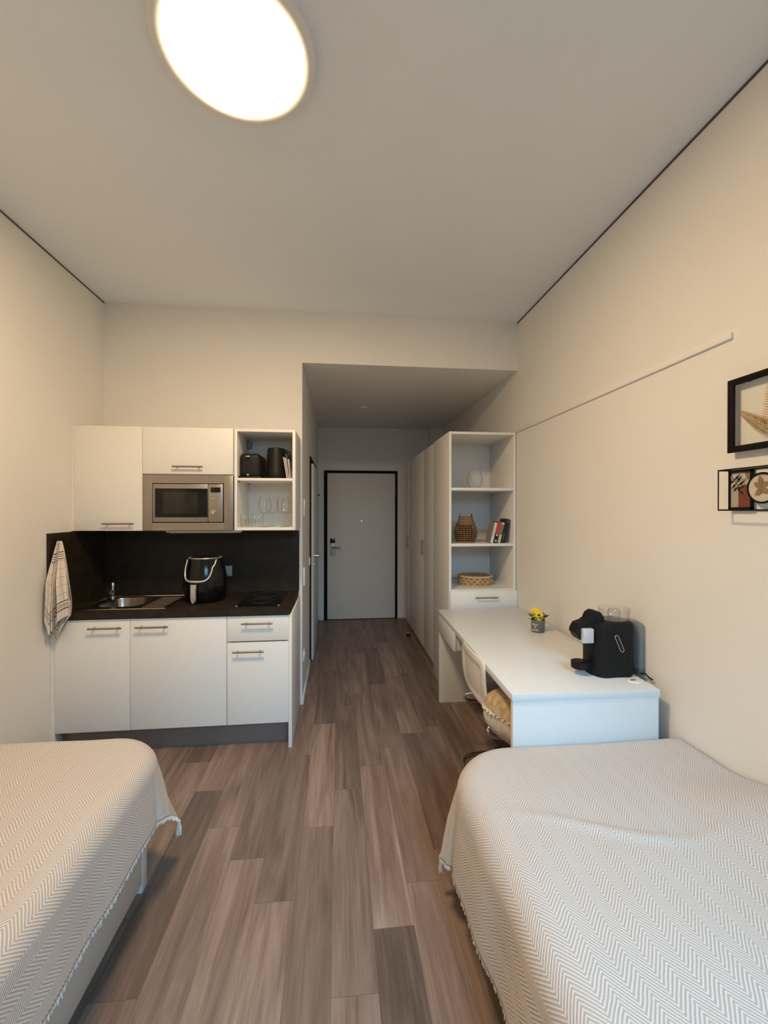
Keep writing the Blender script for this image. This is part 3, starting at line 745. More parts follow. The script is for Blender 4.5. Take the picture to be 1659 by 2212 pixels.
# ------------------------------------------------------------------ hall details
for (nm, lb, cat, y0, y1, z0, z1) in (('intercom', 'slim white intercom panel on the hall wall above the switches', 'intercom', 3.450, 3.525, 1.455, 1.592),
        ('light_switch', 'white double light switch on the hall wall corner below the intercom', 'switch', 3.405, 3.485, .902, 1.052),
        ('light_switch', 'white single light switch beside the bathroom door frame', 'switch', 4.04, 4.12, .98, 1.06),
        ('wall_socket', 'white socket low on the hall wall near the skirting', 'socket', 3.41, 3.49, .31, .39)):
    t = thing(nm, lb, cat, (XP + .005, (y0 + y1) / 2, z0))
    box('cover', PLAST, t, XP + .0003, XP + .010, y0, y1, z0, z1, bev=.003)
    if nm == 'light_switch':
        zm = (z0 + z1) / 2
        if z1 - z0 > .1:
            for a, b_ in ((z0 + .008, zm - .002), (zm + .002, z1 - .008)):
                MB().poly([(XP + .009, y0 + .008, a), (XP + .009, y1 - .008, a), (XP + .009, y1 - .008, b_), (XP + .009, y0 + .008, b_)], (.006, 0, 0)).build('rocker', PLAST, t)
        else: box('rocker', PLAST, t, XP + .009, XP + .014, y0 + .01, y1 - .01, z0 + .01, z1 - .01, bev=.002)
    if nm == 'wall_socket': MB().cyl((XP + .0098, (y0+y1)/2, (z0+z1)/2), (XP + .013, (y0+y1)/2, (z0+z1)/2), .026, n=24).build('outlet', PLAST, t)
    if nm == 'intercom': box('speaker_bar', TRIMW, t, XP + .0098, XP + .013, y0 + .012, y1 - .012, z1 - .05, z1 - .015, bev=.001)
t = thing('wall_hook', 'tiny dark coat hook on the hall wall near the entrance door', 'hook', (XP + .02, 5.54, 1.68))
box('plate', BLACK, t, XP + .0003, XP + .006, 5.53, 5.55, 1.68, 1.72, bev=.001)
MB().tube([(XP + .005, 5.54, 1.70), (XP + .035, 5.54, 1.695), (XP + .04, 5.54, 1.71)], .006, n=8).build('prong', BLACK, t)
t = thing('door_stop', 'small round black and steel door stop on the hall floor', 'door stop', (.835, 5.05, 0))
MB().lathe((.835, 5.05, 0), [(0, 0), (.026, 0), (.026, .022), (.024, .026), (0, .026)], 24).build('rubber_ring', BLACK, t)
MB().lathe((.835, 5.05, .0262), [(.018, 0), (.016, .010), (0, .012)], 20).build('cap', CHROME, t)

# ------------------------------------------------------------------ wardrobe and shelf tower
YS = 3.353; tx0, tx1 = .885, 1.442
t = thing('wardrobe', 'tall white built-in wardrobe row along the hall', 'wardrobe', (1.17, 4.78, 0))
b = MB(); b.box(.921, 1.4475, 3.926, 5.645, .05, 2.139).box(.945, 1.44, 3.935, 5.64, 0, .05); b.build('body', CARC, t)
d = box('door', WHITE, t, .90, .9205, 3.927, 4.446, .045, 2.139, bev=.0012); bar_handle(d, (.90, 4.430, 1.112), (0, 0, 1), .17, (-1, 0, 0))
d = box('door', WHITE, t, .90, .9205, 4.450, 5.398, .045, 2.139, bev=.0012); bar_handle(d, (.90, 5.383, 1.110), (0, 0, 1), .165, (-1, 0, 0))
box('filler_panel', WHITE, t, .90, .9205, 5.402, 5.645, .045, 2.139, bev=.0012)
t = thing('shelf_tower', 'tall white open shelf tower with bottom drawer against right wall', 'shelf', (1.16, 3.64, 0))
b = MB(); zt = 2.137; tk = .019; yb = 3.92
b.box(tx0, tx0 + tk, YS, yb, 0, zt, bev=.001).box(tx1 - tk, tx1, YS, yb, 0, zt, bev=.001).box(tx0 + tk, tx1 - tk, YS, yb, zt - tk, zt).box(tx0 + tk, tx1 - tk, yb - .012, yb, .06, zt - tk).box(tx0 + tk, tx1 - tk, YS + .002, yb - .012, .845, .8635).box(tx0 + tk, tx1 - tk, YS + .02, yb - .012, .06, .08)
b.build('body', WHITE, t)
for z in (1.664, 1.211): box('shelf', WHITE, t, tx0 + tk + .0005, tx1 - tk - .0005, YS + .002, yb - .0125, z, z + .021, bev=.001)
d = box('drawer', WHITE, t, tx0 + .006, tx1 + .004, YS - .0205, YS - .0015, .700, .853, bev=.0012)
bar_handle(d, (1.185, YS - .0205, .802), (1, 0, 0), .19, (0, -1, 0))
box('door', WHITE, t, tx0 + .006, tx1 + .004, YS - .0205, YS - .0015, .045, .696, bev=.0012)
# vase
tag(MB().lathe((1.145, 3.50, 1.6855), [(0, .001), (.030, .001), (.045, .008), (.055, .026), (.060, .045), (.0635, .075), (.0625, .094), (.058, .112), (.051, .136), (.044, .156)], 40).build('glass_vase', GLASS), 'egg-shaped clear glass vase on the top shelf of the tower', 'vase')
# lantern
def lantern():
    cx, cy, z0 = 1.072, 3.52, 1.2325
    t = thing('rattan_lantern', 'brown woven rattan lantern on the middle tower shelf', 'lantern', (cx, cy, z0))
    prof = [(0, .066), (.012, .078), (.045, .090), (.085, .094), (.115, .088), (.150, .072), (.165, .068), (.19, .060), (.215, .052)]
    def rad(z):
        for (z0_, r0), (z1_, r1) in zip(prof, prof[1:]):
            if z0_ <= z <= z1_: return lerp(r0, r1, smooth01((z - z0_) / (z1_ - z0_)) * .4 + .6 * (z - z0_) / (z1_ - z0_))
        return prof[-1][1]
    wv = MB()
    for k in range(22):
        a = 2 * PI * k / 22
        wv.tube([(cx + rad(z) * math.cos(a), cy + rad(z) * math.sin(a), z0 + .004 + z) for z in [i * .206 / 12 for i in range(13)]], .0026, n=6)
    nr = 13
    for i in range(nr):
        z = .006 + i * .2 / (nr - 1)
        for ph in (0, PI):
            wv.tube([(cx + (rad(z) + .0035 * math.cos(11 * a + ph)) * math.cos(a), cy + (rad(z) + .0035 * math.cos(11 * a + ph)) * math.sin(a), z0 + .004 + z + .0018 * math.sin(22 * a + i)) for a in [2 * PI * j / 88 for j in range(88)]], .0030, n=5, closed=True)
    wv.build('woven_body', RATTAN, t)
    for z, r in ((.0015, .0055), (.154, .009), (.212, .0045)):
        MB().tube([(cx + (rad(z) + .002) * math.cos(a), cy + (rad(z) + .002) * math.sin(a), z0 + .004 + z) for a in [2 * PI * j / 48 for j in range(48)]], r, n=8, closed=True).build('rolled_band', RATTAN, t)
    MB().lathe((cx, cy, z0), [(0, .006), (.058, .008), (.075, .07), (.06, .14), (.05, .16), (0, .162)], 24).build('inner_dark_core', RATTIN, t)  # dark brown core filling the gaps of the weave
    for s in (-1, 1):
        MB().tube([(cx + s * .052, cy - .006, z0 + .205), (cx + s * .053, cy - .006, z0 + .236), (cx + s * .051, cy, z0 + .240), (cx + s * .052, cy + .008, z0 + .205)], .0024, n=6).build('wire_handle', BLACK, t)
lantern()
# tray
def tray():
    cx, cy, z0, r = 1.180, 3.60, .8640, .143
    t = thing('rattan_tray', 'round pale cane basket tray in the lowest tower compartment', 'basket', (cx, cy, z0))
    MB().lathe((cx, cy, z0), [(0, .0), (r - .004, .0), (r - .004, .006), (0, .006)], 48).build('base', CANE, t)
    b = MB()
    for z, rr, q in ((.006, r, .006), (.072, r + .001, .008), (.078, r - .006, .006)):
        b.tube([(cx + rr * math.cos(a), cy + rr * math.sin(a), z0 + z) for a in [2 * PI * j / 64 for j in range(64)]], q, n=8, closed=True)
    b.build('rim', CANE, t)
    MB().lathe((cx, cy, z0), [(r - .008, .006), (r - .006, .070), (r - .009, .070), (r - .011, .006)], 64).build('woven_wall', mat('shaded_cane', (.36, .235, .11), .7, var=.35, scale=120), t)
    b = MB(); n = 18
    for ph in (0, PI):
        for dz in (0, .0065):
            b.tube([(cx + (r - .001 + .003 * math.sin(2 * (n/2) * a * 1 + ph)) * math.cos(a), cy + (r - .001 + .003 * math.sin(n * a + ph)) * math.sin(a), z0 + .037 + dz - .003 + .022 * math.sin(n / 2 * a + ph)) for a in [2 * PI * j / 216 for j in range(216)]], .0032, n=6, closed=True)
    for k in range(n):
        a0 = (k + .5) * 2 * PI / n
        b.tube([(cx + r * math.cos(a0 + .075 * math.cos(q)), cy + r * math.sin(a0 + .075 * math.cos(q)), z0 + .039 + .013 * math.sin(q)) for q in [2 * PI * j / 16 for j in range(16)]], .0028, n=6, closed=True)
    b.build('braided_loops', CANE, t)
tray()
# books
def book(xb, th, hh, tilt, label, cover, side=None, yf=3.405, depth=.125, decor=None):
    M = Matrix.Translation((xb, yf, 1.2325)) @ Matrix.Rotation(math.radians(tilt), 4, 'Y')
    # lift so that the low corner touches the shelf
    M = Matrix.Translation((0, 0, th * math.sin(math.radians(tilt)))) @ M
    t = thing('book', label, 'book', (xb, yf + depth / 2, 1.2325), 'books on the middle tower shelf')
    c = MB(M); c.box(0, .0018, .0, depth, 0, hh, bev=.0004).box(th - .0018, th, 0, depth, 0, hh, bev=.0004).box(.0018, th - .0018, 0, .0018, 0, hh)
    c.build('cover', cover, t)
    if side is not None: MB(M).box(-.0008, 0, .001, depth - .001, .001, hh - .001).build('front_cover', side, t)
    b = MB(M); b.box(.002, th - .002, .002, depth - .003, .002, hh - .002); b.build('pages', PAGES, t)
    for (m, z0, z1, a, e) in (decor or []):
        q = MB(M); q.box(th * a, th * e, -.0006, .0001, hh * z0, hh * z1); q.build('spine_print', m, t)
PAGES = mat('paper_pages', (.70, .64, .52), .9, var=.08, scale=300)
bw, br, bk_, bg_, bc = mat('book_white', (.74, .71, .66), .6), mat('book_red', (.50, .055, .055), .5), mat('book_black', (.014, .010, .012), .4), mat('book_green', (.13, .22, .13), .55), mat('book_cream', (.60, .55, .38), .6)
btp = mat('book_taupe', (.30, .25, .20), .6)
t0 = 13
book(1.247, .0215, .172, t0, 'white-spined book, leftmost of the leaning row on the tower', bw, side=btp, decor=[(btp, .30, .75, .35, .5)])
book(1.2705, .036, .174, t0, 'red and black book with white mark, second in the leaning row', bk_, decor=[(br, .42, .995, .02, .98), (bw, .33, .40, .35, .75), (bc, .05, .13, .3, .75)])
book(1.3085, .0225, .171, t0, 'slim green and cream book between the red and thick black books', bc, decor=[(bg_, .40, .90, .02, .98), (bw, .92, .995, .02, .98)])
book(1.3330, .040, .198, t0, 'thick tall black book leaning against the tower side', bk_, decor=[(PLINTH, .86, .95, .6, .85), (PLINTH, .12, .40, .35, .45)])

# ------------------------------------------------------------------ desk
DM = Matrix.Translation((.734, 1.739, 0)) @ Matrix.Rotation(math.radians(-1.75), 4, 'Z')   # local x across, y along
t = thing('desk', 'long white desk along the right wall', 'desk', DM @ Vector((.33, .77, 0)))
DZ, DW, DL = .720, .662, 1.553
MB(DM).box(0, DW, 0, DL, DZ - .032, DZ, bev=.0012).build('tabletop', DESKW, t)
MB(DM).box(.004, DW - .004, .003, .028, 0, DZ - .0325, bev=.001).build('side_panel', DESKW, t)
MB(DM).box(.004, DW - .004, DL - .028, DL - .003, 0, DZ - .0325, bev=.001).build('side_panel', DESKW, t)
MB(DM).box(DW - .045, DW - .025, .0285, DL - .0285, .30, DZ - .0325).build('back_panel', DESKW, t)
dr = MB(DM).box(.012, .50, 1.02, DL - .030, DZ - .150, DZ - .036, bev=.001).build('drawer', DESKW, t)
MB(DM).box(-.006, .0115, 1.015, DL - .033, DZ - .152, DZ - .036, bev=.0015).build('drawer_front', DESKW, dr)
gc = DM.inverted() @ Vector((1.349, 1.822, 0))
g = MB(DM); g.lathe((gc.x, gc.y, DZ), [(0, .0035), (.026, .0035), (.031, .002), (.032, .0), ], 36); g.build('cable_grommet', PLAST, t)
g = MB(DM); g.box(gc.x - .016, gc.x + .008, gc.y - .004, gc.y + .005, DZ + .003, DZ + .0042, bev=.0004); g.build('grommet_slot', BLACK, COL.objects['cable_grommet'])
# flower pot
def flower_pot():
    cx, cy, z0 = 1.283, 2.632, DZ + .0005
    t = thing('flower_pot', 'small grey lettered pot with yellow artificial flowers on the desk', 'flower pot', (cx, cy, z0))
    p = MB().lathe((cx, cy, z0), [(0, 0), (.0395, 0), (.041, .002), (.0425, .080), (.0405, .080), (.0395, .072), (0, .072)], 48).build('pot', POTM, t)
    # lettering wrapped round the pot
    def text(s, size, zc, a_c):
        cu = bpy.data.curves.new('lettering', 'FONT'); cu.body = s; cu.size = size; cu.extrude = .0005; cu.align_x = 'CENTER'
        o = bpy.data.objects.new('lettering_tmp', cu); COL.objects.link(o)
        dg = bpy.context.evaluated_depsgraph_get(); dg.update()
        me = bpy.data.meshes.new_from_object(o.evaluated_get(dg)); bpy.data.objects.remove(o)
        for v in me.vertices:
            a = a_c + v.co.x / .0425; r = .0418 + .0010 * (zc + v.co.y) / .08 * .9 + v.co.z + .0004
            zz = zc + v.co.y
            v.co = Vector((cx + r * math.cos(a), cy + r * math.sin(a), z0 + zz)) - Vector((cx, cy, z0))
        me.materials.append(LETTER)
        q = bpy.data.objects.new('lettering', me); COL.objects.link(q); q.parent = p
    a = math.atan2(-cy, -cx) - .42
    text('fleur', .021, .046, a); text('&', .018, .031, a); text('jardin', .021, .011, a)
    MB().lathe((cx, cy, z0), [(.0395, .0725), (.036, .079), (.02, .083), (0, .085)], 24).build('moss', SOIL, t)
    def flower(c, n_, r, up):
        c = Vector(c); n = Vector(n_).normalized(); u = n.orthogonal().normalized(); w = n.cross(u)
        root = MB()
        for ring, (cnt, rr, lift) in enumerate(((17, r, 0.0), (14, r * .8, .35), (10, r * .55, .8))):
            for k in range(cnt):
                a = 2 * PI * (k + .5 * ring) / cnt + random.uniform(-.1, .1)
                d_ = u * math.cos(a) + w * math.sin(a); s_ = n.cross(d_)
                L_ = rr * random.uniform(.88, 1.08); wd = .0042
                q = [c + n * .001, c + d_ * L_ * .5 + n * (lift * L_ * .45) + s_ * wd, c + d_ * L_ * .9 + n * (lift * L_ * .55) + s_ * wd * .8, c + d_ * L_ + n * (lift * L_ * .5), c + d_ * L_ * .9 + n * (lift * L_ * .55) - s_ * wd * .8, c + d_ * L_ * .5 + n * (lift * L_ * .45) - s_ * wd]
                root.poly(q, n * .0009)
        st = MB(); st.tube([c, c - n * .012, (cx, cy, z0 + .08)], .0018, n=6); 
        fl = root.build('flower', YEL, t)
        hh = MB(); hh.lathe((0, 0, 0), [(0, .009), (.004, .008), (.006, .004), (.006, .001), (0, 0)], 12)
        M = Matrix((( u.x, w.x, n.x, c.x), (u.y, w.y, n.y, c.y), (u.z, w.z, n.z, c.z + .004), (0, 0, 0, 1)))
        for v in hh.bm.verts: v.co = M @ v.co
        hh.build('flower_heart', YEL2, fl); st.build('stem', LEAFD, fl)
    flower((cx - .010, cy - .022, z0 + .109), (-.25, -.8, .5), .039, 0)
    flower((cx - .012, cy + .008, z0 + .126), (-.3, -.55, .75), .035, 0)
    lf = MB(); ll = MB()
    for k in range(46):
        a = random.uniform(0, 2 * PI); el = random.uniform(.2, 1.0)
        d_ = Vector((math.cos(a) * math.cos(el), math.sin(a) * math.cos(el), math.sin(el)))
        base = Vector((cx, cy, z0 + .078)) + Vector((d_.x, d_.y, 0)) * .02
        L_ = random.uniform(.042, .066); tip = base + d_ * L_ + Vector((0, 0, -.004)); s_ = d_.cross(Vector((0, 0, 1))).normalized() * random.uniform(.008, .013)
        n_ = s_.cross(d_).normalized() * .0008
        pts = [base, base + d_ * L_ * .45 + s_ * .7, base + d_ * L_ * .75 + s_, tip, base + d_ * L_ * .75 - s_, base + d_ * L_ * .45 - s_ * .7]
        (ll if k % 9 == 0 else lf).poly(pts, n_)
    lf.build('leaves', LEAFD, t); ll.build('pale_leaves', LEAFL, t)
flower_pot()
# coffee machine
def machine():
    z0 = DZ + .0008
    MX = Matrix.Translation((.020, 0, 0))
    t = thing('coffee_machine', 'black drinks machine with clear tank and cup on the desk', 'coffee machine', (1.29, 1.935, z0))
    cy = 1.938; xa, xb, r = 1.255, 1.300, .086
    def outline(s=1.0, n=64):
        pts = []
        for i in range(n):
            a = 2 * PI * i / n; c, q = math.cos(a), math.sin(a)
            # two lobes with a slight waist
            w = 1 - .10 * math.exp(-((c) / .28) ** 2) if True else 1
            x = (xa + xb) / 2 + .5 * (xb - xa) * max(-1, min(1, c * 3)) + r * .955 * s * math.copysign(abs(c) ** .8, c)
            pts.append((x, cy + r * s * w * math.copysign(abs(q) ** .75, q)))
        return pts
    b = MB(MX); rings = []
    for s, z in ((.96, 0), (1.0, .006), (1.0, .240), (.985, .2455), (.95, .247), (.93, .247), (.92, .250), (.80, .253)):
        rings.append([b._v((x, y, z0 + z)) for x, y in outline(s)])
    for A, B in zip(rings, rings[1:]):
        for i in range(64): b._f([A[i], A[(i+1) % 64], B[(i+1) % 64], B[i]])
    b._f(rings[0][::-1]); b._f(rings[-1]); b.build('body', BLACKM, t)
    # capsule slot and knob on the lid
    MB(MX).box(1.205, 1.235, cy - .010, cy + .012, z0 + .2525, z0 + .2545, bev=.0008).build('lid_recess', BLACKG, t)
    # badge: slanted ring on the side that faces the room
    yb_ = cy - r * .902 - .0012
    c0, c1 = Vector((1.270, yb_ - .0012, z0 + .190)), Vector((1.298, yb_ - .0002, z0 + .128)); rr = .0085
    ax = (c1 - c0).normalized(); pr = Vector((-ax.z, 0, ax.x))
    pts = []
    for i in range(13):
        a = PI * i / 12; pts.append(c1 + (pr * math.cos(a) + ax * math.sin(a)) * rr)
    for i in range(13):
        a = PI + PI * i / 12; pts.append(c0 + (pr * math.cos(a) + ax * math.sin(a)) * rr)
    bd = MB(MX); bd.poly([p + Vector((0, .004, 0)) for p in pts], (0, -.0035, 0)); bo = bd.build('badge', BLACKG, t)
    MB(MX).tube(pts, .0014, n=6, closed=True).build('badge_ring', SILVER, bo)
    # spout head with beak
    MB(MX).box(1.118, 1.172, cy - .058, cy - .004, z0 + .158, z0 + .226, bev=.004).build('spout_head', mat('spout_silver', (.66, .66, .65), .35, .3), t)
    MB(MX).cyl((1.145, cy - .03, z0 + .159), (1.145, cy - .03, z0 + .150), .012, .008, n=16).build('nozzle', BLACK, t)
    bk = MB(MX)
    prof = [(1.090, .205), (1.095, .222), (1.108, .244), (1.140, .254), (1.158, .266), (1.168, .290), (1.190, .303), (1.214, .299), (1.232, .276), (1.236, .252), (1.205, .250), (1.18, .228), (1.118, .226), (1.116, .168), (1.104, .180)]
    bk.poly([(x, cy - .040, z0 + z) for x, z in prof], (0, .060, 0)); bk.build('lever_beak', BLACKM, t)
    MB(MX).lathe((1.128, cy - .012, z0), [(0, .028), (.034, .028), (.039, .032), (.040, .060), (.037, .062), (0, .060)], 32).build('drip_tray', BLACKM, t)
    MB(MX).box(1.150, 1.19, cy - .030, cy + .006, z0 + .030, z0 + .058, bev=.003).build('tray_arm', BLACK, t)
    MB(MX).box(1.128, 1.146, cy - .022, cy - .012, z0 + .0612, z0 + .0628).build('tray_slot', BLACKG, t)
    # clear cup on top
    cxx, cyy = 1.312, cy + .004
    MB(MX).lathe((cxx, cyy, z0), [(0, .2545), (.062, .2545), (.066, .262), (.0695, .308)], 44).build('clear_cup', CUP, t)
    MB(MX).lathe((cxx, cyy, z0), [(.028, .2575), (.028, .290), (.024, .302), (0, .304)], 28).build('cup_insert', CUP, COL.objects['clear_cup'])
    # tank
    tx, ty = 1.408, cy - .004
    def tank(s, z): return [(tx + .0195 * s * math.copysign(abs(math.cos(a)) ** .7, math.cos(a)), ty + .062 * s * math.copysign(abs(math.sin(a)) ** .7, math.sin(a)), z0 + z) for a in [2 * PI * i / 40 for i in range(40)]]
    b = MB(MX); rings = [[b._v(p) for p in tank(s, z)] for s, z in ((.98, .030), (1.0, .040), (1.0, .226), (.97, .238), (.80, .244))]
    for A, B in zip(rings, rings[1:]):
        for i in range(40): b._f([A[i], A[(i+1) % 40], B[(i+1) % 40], B[i]])
    b._f(rings[0][::-1]); b._f(rings[-1]); b.build('water_tank', TANK, t)
    b = MB(MX); rings = [[b._v(p) for p in tank(s, z)] for s, z in ((.95, 0), (1.02, .004), (1.02, .028), (.95, .0298))]
    for A, B in zip(rings, rings[1:]):
        for i in range(40): b._f([A[i], A[(i+1) % 40], B[(i+1) % 40], B[i]])
    b._f(rings[0][::-1]); b._f(rings[-1]); b.build('tank_base', mat('tank_foot', (.10, .10, .10), .5), t)
    MB(MX).tube([(1.400, cy - .066, z0 + .012), (1.410, cy - .085, z0 + .016), (1.413, cy - .105, z0 + .006), (1.4145, cy - .118, z0 + .0036), (1.416, cy - .124, z0 - .004 + .0076)], .0035, n=8).build('power_cord', BLACK, t)
machine()

# ------------------------------------------------------------------ chair
def chair():
    CX, CY = .729, 2.30
    t = thing('desk_chair', 'white plastic shell chair on chrome tube pushed under the desk', 'chair', (CX + .2, CY, 0))
    prof = [(.44, .425), (.43, .445), (.36, .452), (.25, .440), (.13, .430), (.065, .437), (.025, .470), (.006, .530), (-.003, .60), (-.006, .67), (-.004, .735)]
    # resample smoothly
    def P(s):
        k = s * (len(prof) - 1); i = min(int(k), len(prof) - 2); f = k - i
        p0, p1, p2, p3 = prof[max(i-1, 0)], prof[i], prof[i+1], prof[min(i+2, len(prof)-1)]
        return tuple(.5 * ((2*p1[q]) + (-p0[q]+p2[q])*f + (2*p0[q]-5*p1[q]+4*p2[q]-p3[q])*f*f + (-p0[q]+3*p1[q]-3*p2[q]+p3[q])*f**3) for q in (0, 1))
    def fn(u, s):
        x, z = P(s); w = u * 2 - 1
        half = .215 if s < .55 else lerp(.215, .20, (s - .55) / .45)
        if s > .90: half *= math.sqrt(max(0.0, 1 - ((s - .90) / .105) ** 2)) * .35 + .65
        if s < .10: half *= .80 + .2 * math.sqrt(1 - (1 - s / .10) ** 2)
        if s > .5: x += .020 * w * w - .0 ; z -= .012 * w * w * (s - .5)
        else: z += .018 * w * w * w * w
        # recessed panel on the back
        if s > .58: x += .010 * smooth01((.80 - abs(w)) / .12) * smooth01((s - .62) / .06) * smooth01((.95 - s) / .05)
        return (CX + x, CY + w * half, z)
    b = MB(); b.grid(fn, 33, 61)
    o = b.build('shell', SHELLW, t, ang=80)
    sd = o.modifiers.new('thickness', 'SOLIDIFY'); sd.thickness = .007; sd.offset = 0
    # cantilever tube
    def arc(a, c, b_, n=6):
        a, c, b_ = Vector(a), Vector(c), Vector(b_)
        return [tuple(a * (1-k)**2 + c * 2 * k * (1-k) + b_ * k * k) for k in [i / n for i in range(n + 1)]]
    zf, zs_, xr, xf = .0115, .405, .065, .42; hw = .215
    pts = []
    pts += arc((CX + .18, CY + hw - .06, zs_ + .004), (CX + .035, CY + hw - .03, zs_ + .01), (CX + .030, CY + hw - .012, zs_ - .02))
    pts += arc((CX + .030, CY + hw - .008, zs_ - .028), (CX + .034, CY + hw, zs_ - .062), (CX + .12, CY + hw, zs_ - .058))
    pts += arc((CX + xf - .06, CY + hw, zs_ - .02), (CX + xf, CY + hw, zs_ - .02), (CX + xf, CY + hw, zs_ - .08))
    pts += arc((CX + xf, CY + hw + .03, .09), (CX + xf, CY + hw + .05, zf), (CX + xf - .07, CY + hw + .05, zf))
    pts += arc((CX + xr + .03, CY + hw + .02, zf), (CX + xr - .065, CY + hw + .01, zf), (CX + xr - .065, CY + hw - .09, zf))
    mir = [(x, 2 * CY - y, z) for x, y, z in pts][::-1]
    MB().tube(pts + mir, .0095, n=12).build('tube_frame', CHROME, t)
    MB().box(CX + .10, CX + .36, CY - .19, CY + .19, .402, .424, bev=.006).build('seat_support', BLACK, t)
    for y in (CY - hw - .04, CY + hw + .04): MB().box(CX + .24, CX + .29, y - .014, y + .014, 0, .024, bev=.004).build('floor_glide', BLACK, t)
chair()
# cushion
def cushion():
    c = Vector((.930, 2.00, .478))
    R = Matrix.Rotation(math.radians(-4), 4, 'X') @ Matrix.Rotation(math.radians(14), 4, 'Y') @ Matrix.Rotation(math.radians(30), 4, 'Z')
    M = Matrix.Translation(c) @ R
    t = thing('cushion', 'fluffy beige cushion with fringed seam on the desk chair', 'cushion', (c.x, c.y, .33))
    FUR_T = mat('tan_plush', (.50, .37, .22), 1.0, var=.25, scale=40, bump=.8, bscale=160)
    FUR_B = mat('beige_plush', (.62, .54, .45), 1.0, var=.18, scale=40, bump=.8, bscale=160)
    a_, h_ = .190, .135
    def half(sg):
        b = MB(M)
        def fn(u, v):
            th = u * 2 * PI; rr = math.sin(v * PI / 2); cc, q = math.cos(th), math.sin(th)
            e = .62; x = a_ * rr * math.copysign(abs(cc) ** e, cc); y = a_ * rr * math.copysign(abs(q) ** e, q)
            z = sg * h_ * math.cos(v * PI / 2) ** .75
            n = noise.noise(Vector((x * 12, y * 12, z * 12 + sg))) * .008
            k = 1 + n / .19 * (1 if v > .3 else .3)
            return (x * k, y * k, z + n * .8)
        b.grid(fn, 56, 18, close_u=True)
        bmesh.ops.remove_doubles(b.bm, verts=b.bm.verts, dist=1e-4)
        return b
    half(1).build('top_panel', FUR_T, t, ang=80); half(-1).build('bottom_panel', FUR_B, t, ang=80)
    fr = MB(M)
    for k in range(150):
        th = 2 * PI * k / 150; cc, q = math.cos(th), math.sin(th)
        p = Vector((a_ * math.copysign(abs(cc) ** .62, cc), a_ * math.copysign(abs(q) ** .62, q), 0))
        d = p.normalized()
        fr.tube([p - d * .004, p + d * .006 + Vector((0, 0, random.uniform(-.006, .006))), p + d * .010 + Vector((random.uniform(-.006, .006), random.uniform(-.006, .006), random.uniform(-.012, .004)))], .004, n=5, rads=[.005, .0045, .002])
    fr.build('fringed_seam', mat('cream_fringe', (.72, .65, .55), 1.0, var=.15, scale=60), t)
cushion()

# ------------------------------------------------------------------ beds
def bed(x0, x1, y0, y1, label, ztop, zr1, endcap):
    t = thing('bed', label, 'bed', ((x0 + x1) / 2, (y0 + y1) / 2, 0))
    zb = .038
    b = MB(); b.box(x0, x0 + .022, y0, y1, zb, zr1, bev=.002).box(x1 - .022, x1, y0, y1, zb, zr1, bev=.002).box(x0 + .022, x1 - .022, y0, y0 + .022, zb, zr1).box(x0 + .022, x1 - .022, y1 - .022, y1, zb, zr1).box(x0 + .022, x1 - .022, y0 + .022, y1 - .022, zb + .10, zb + .13)
    b.build('frame', BEDW, t)
    for (lx_, ly_) in ((x0 - .001, y0), (x1 - .045, y0), (x0 - .001, y1 - .046), (x1 - .045, y1 - .046)):
        MB().box(lx_, lx_ + .046, ly_, ly_ + .047, 0, zr1 - .01, bev=.003).build('leg', BEDW, t)
    MB().box(x0 + .03, x1 - .03, y0 + .03, y1 - .03, zb + .132, zr1 + .10, bev=.045, seg=4).build('mattress', LINEN, t)
    return t
bL = bed(-1.70, -.764, -.26, 1.80, 'white bed at the left wall under a herringbone blanket', .54, .40, True)
bR = bed(.575, 1.438, -.36, 1.650, 'white bed against the right wall in front of the desk', .54, .40, False)

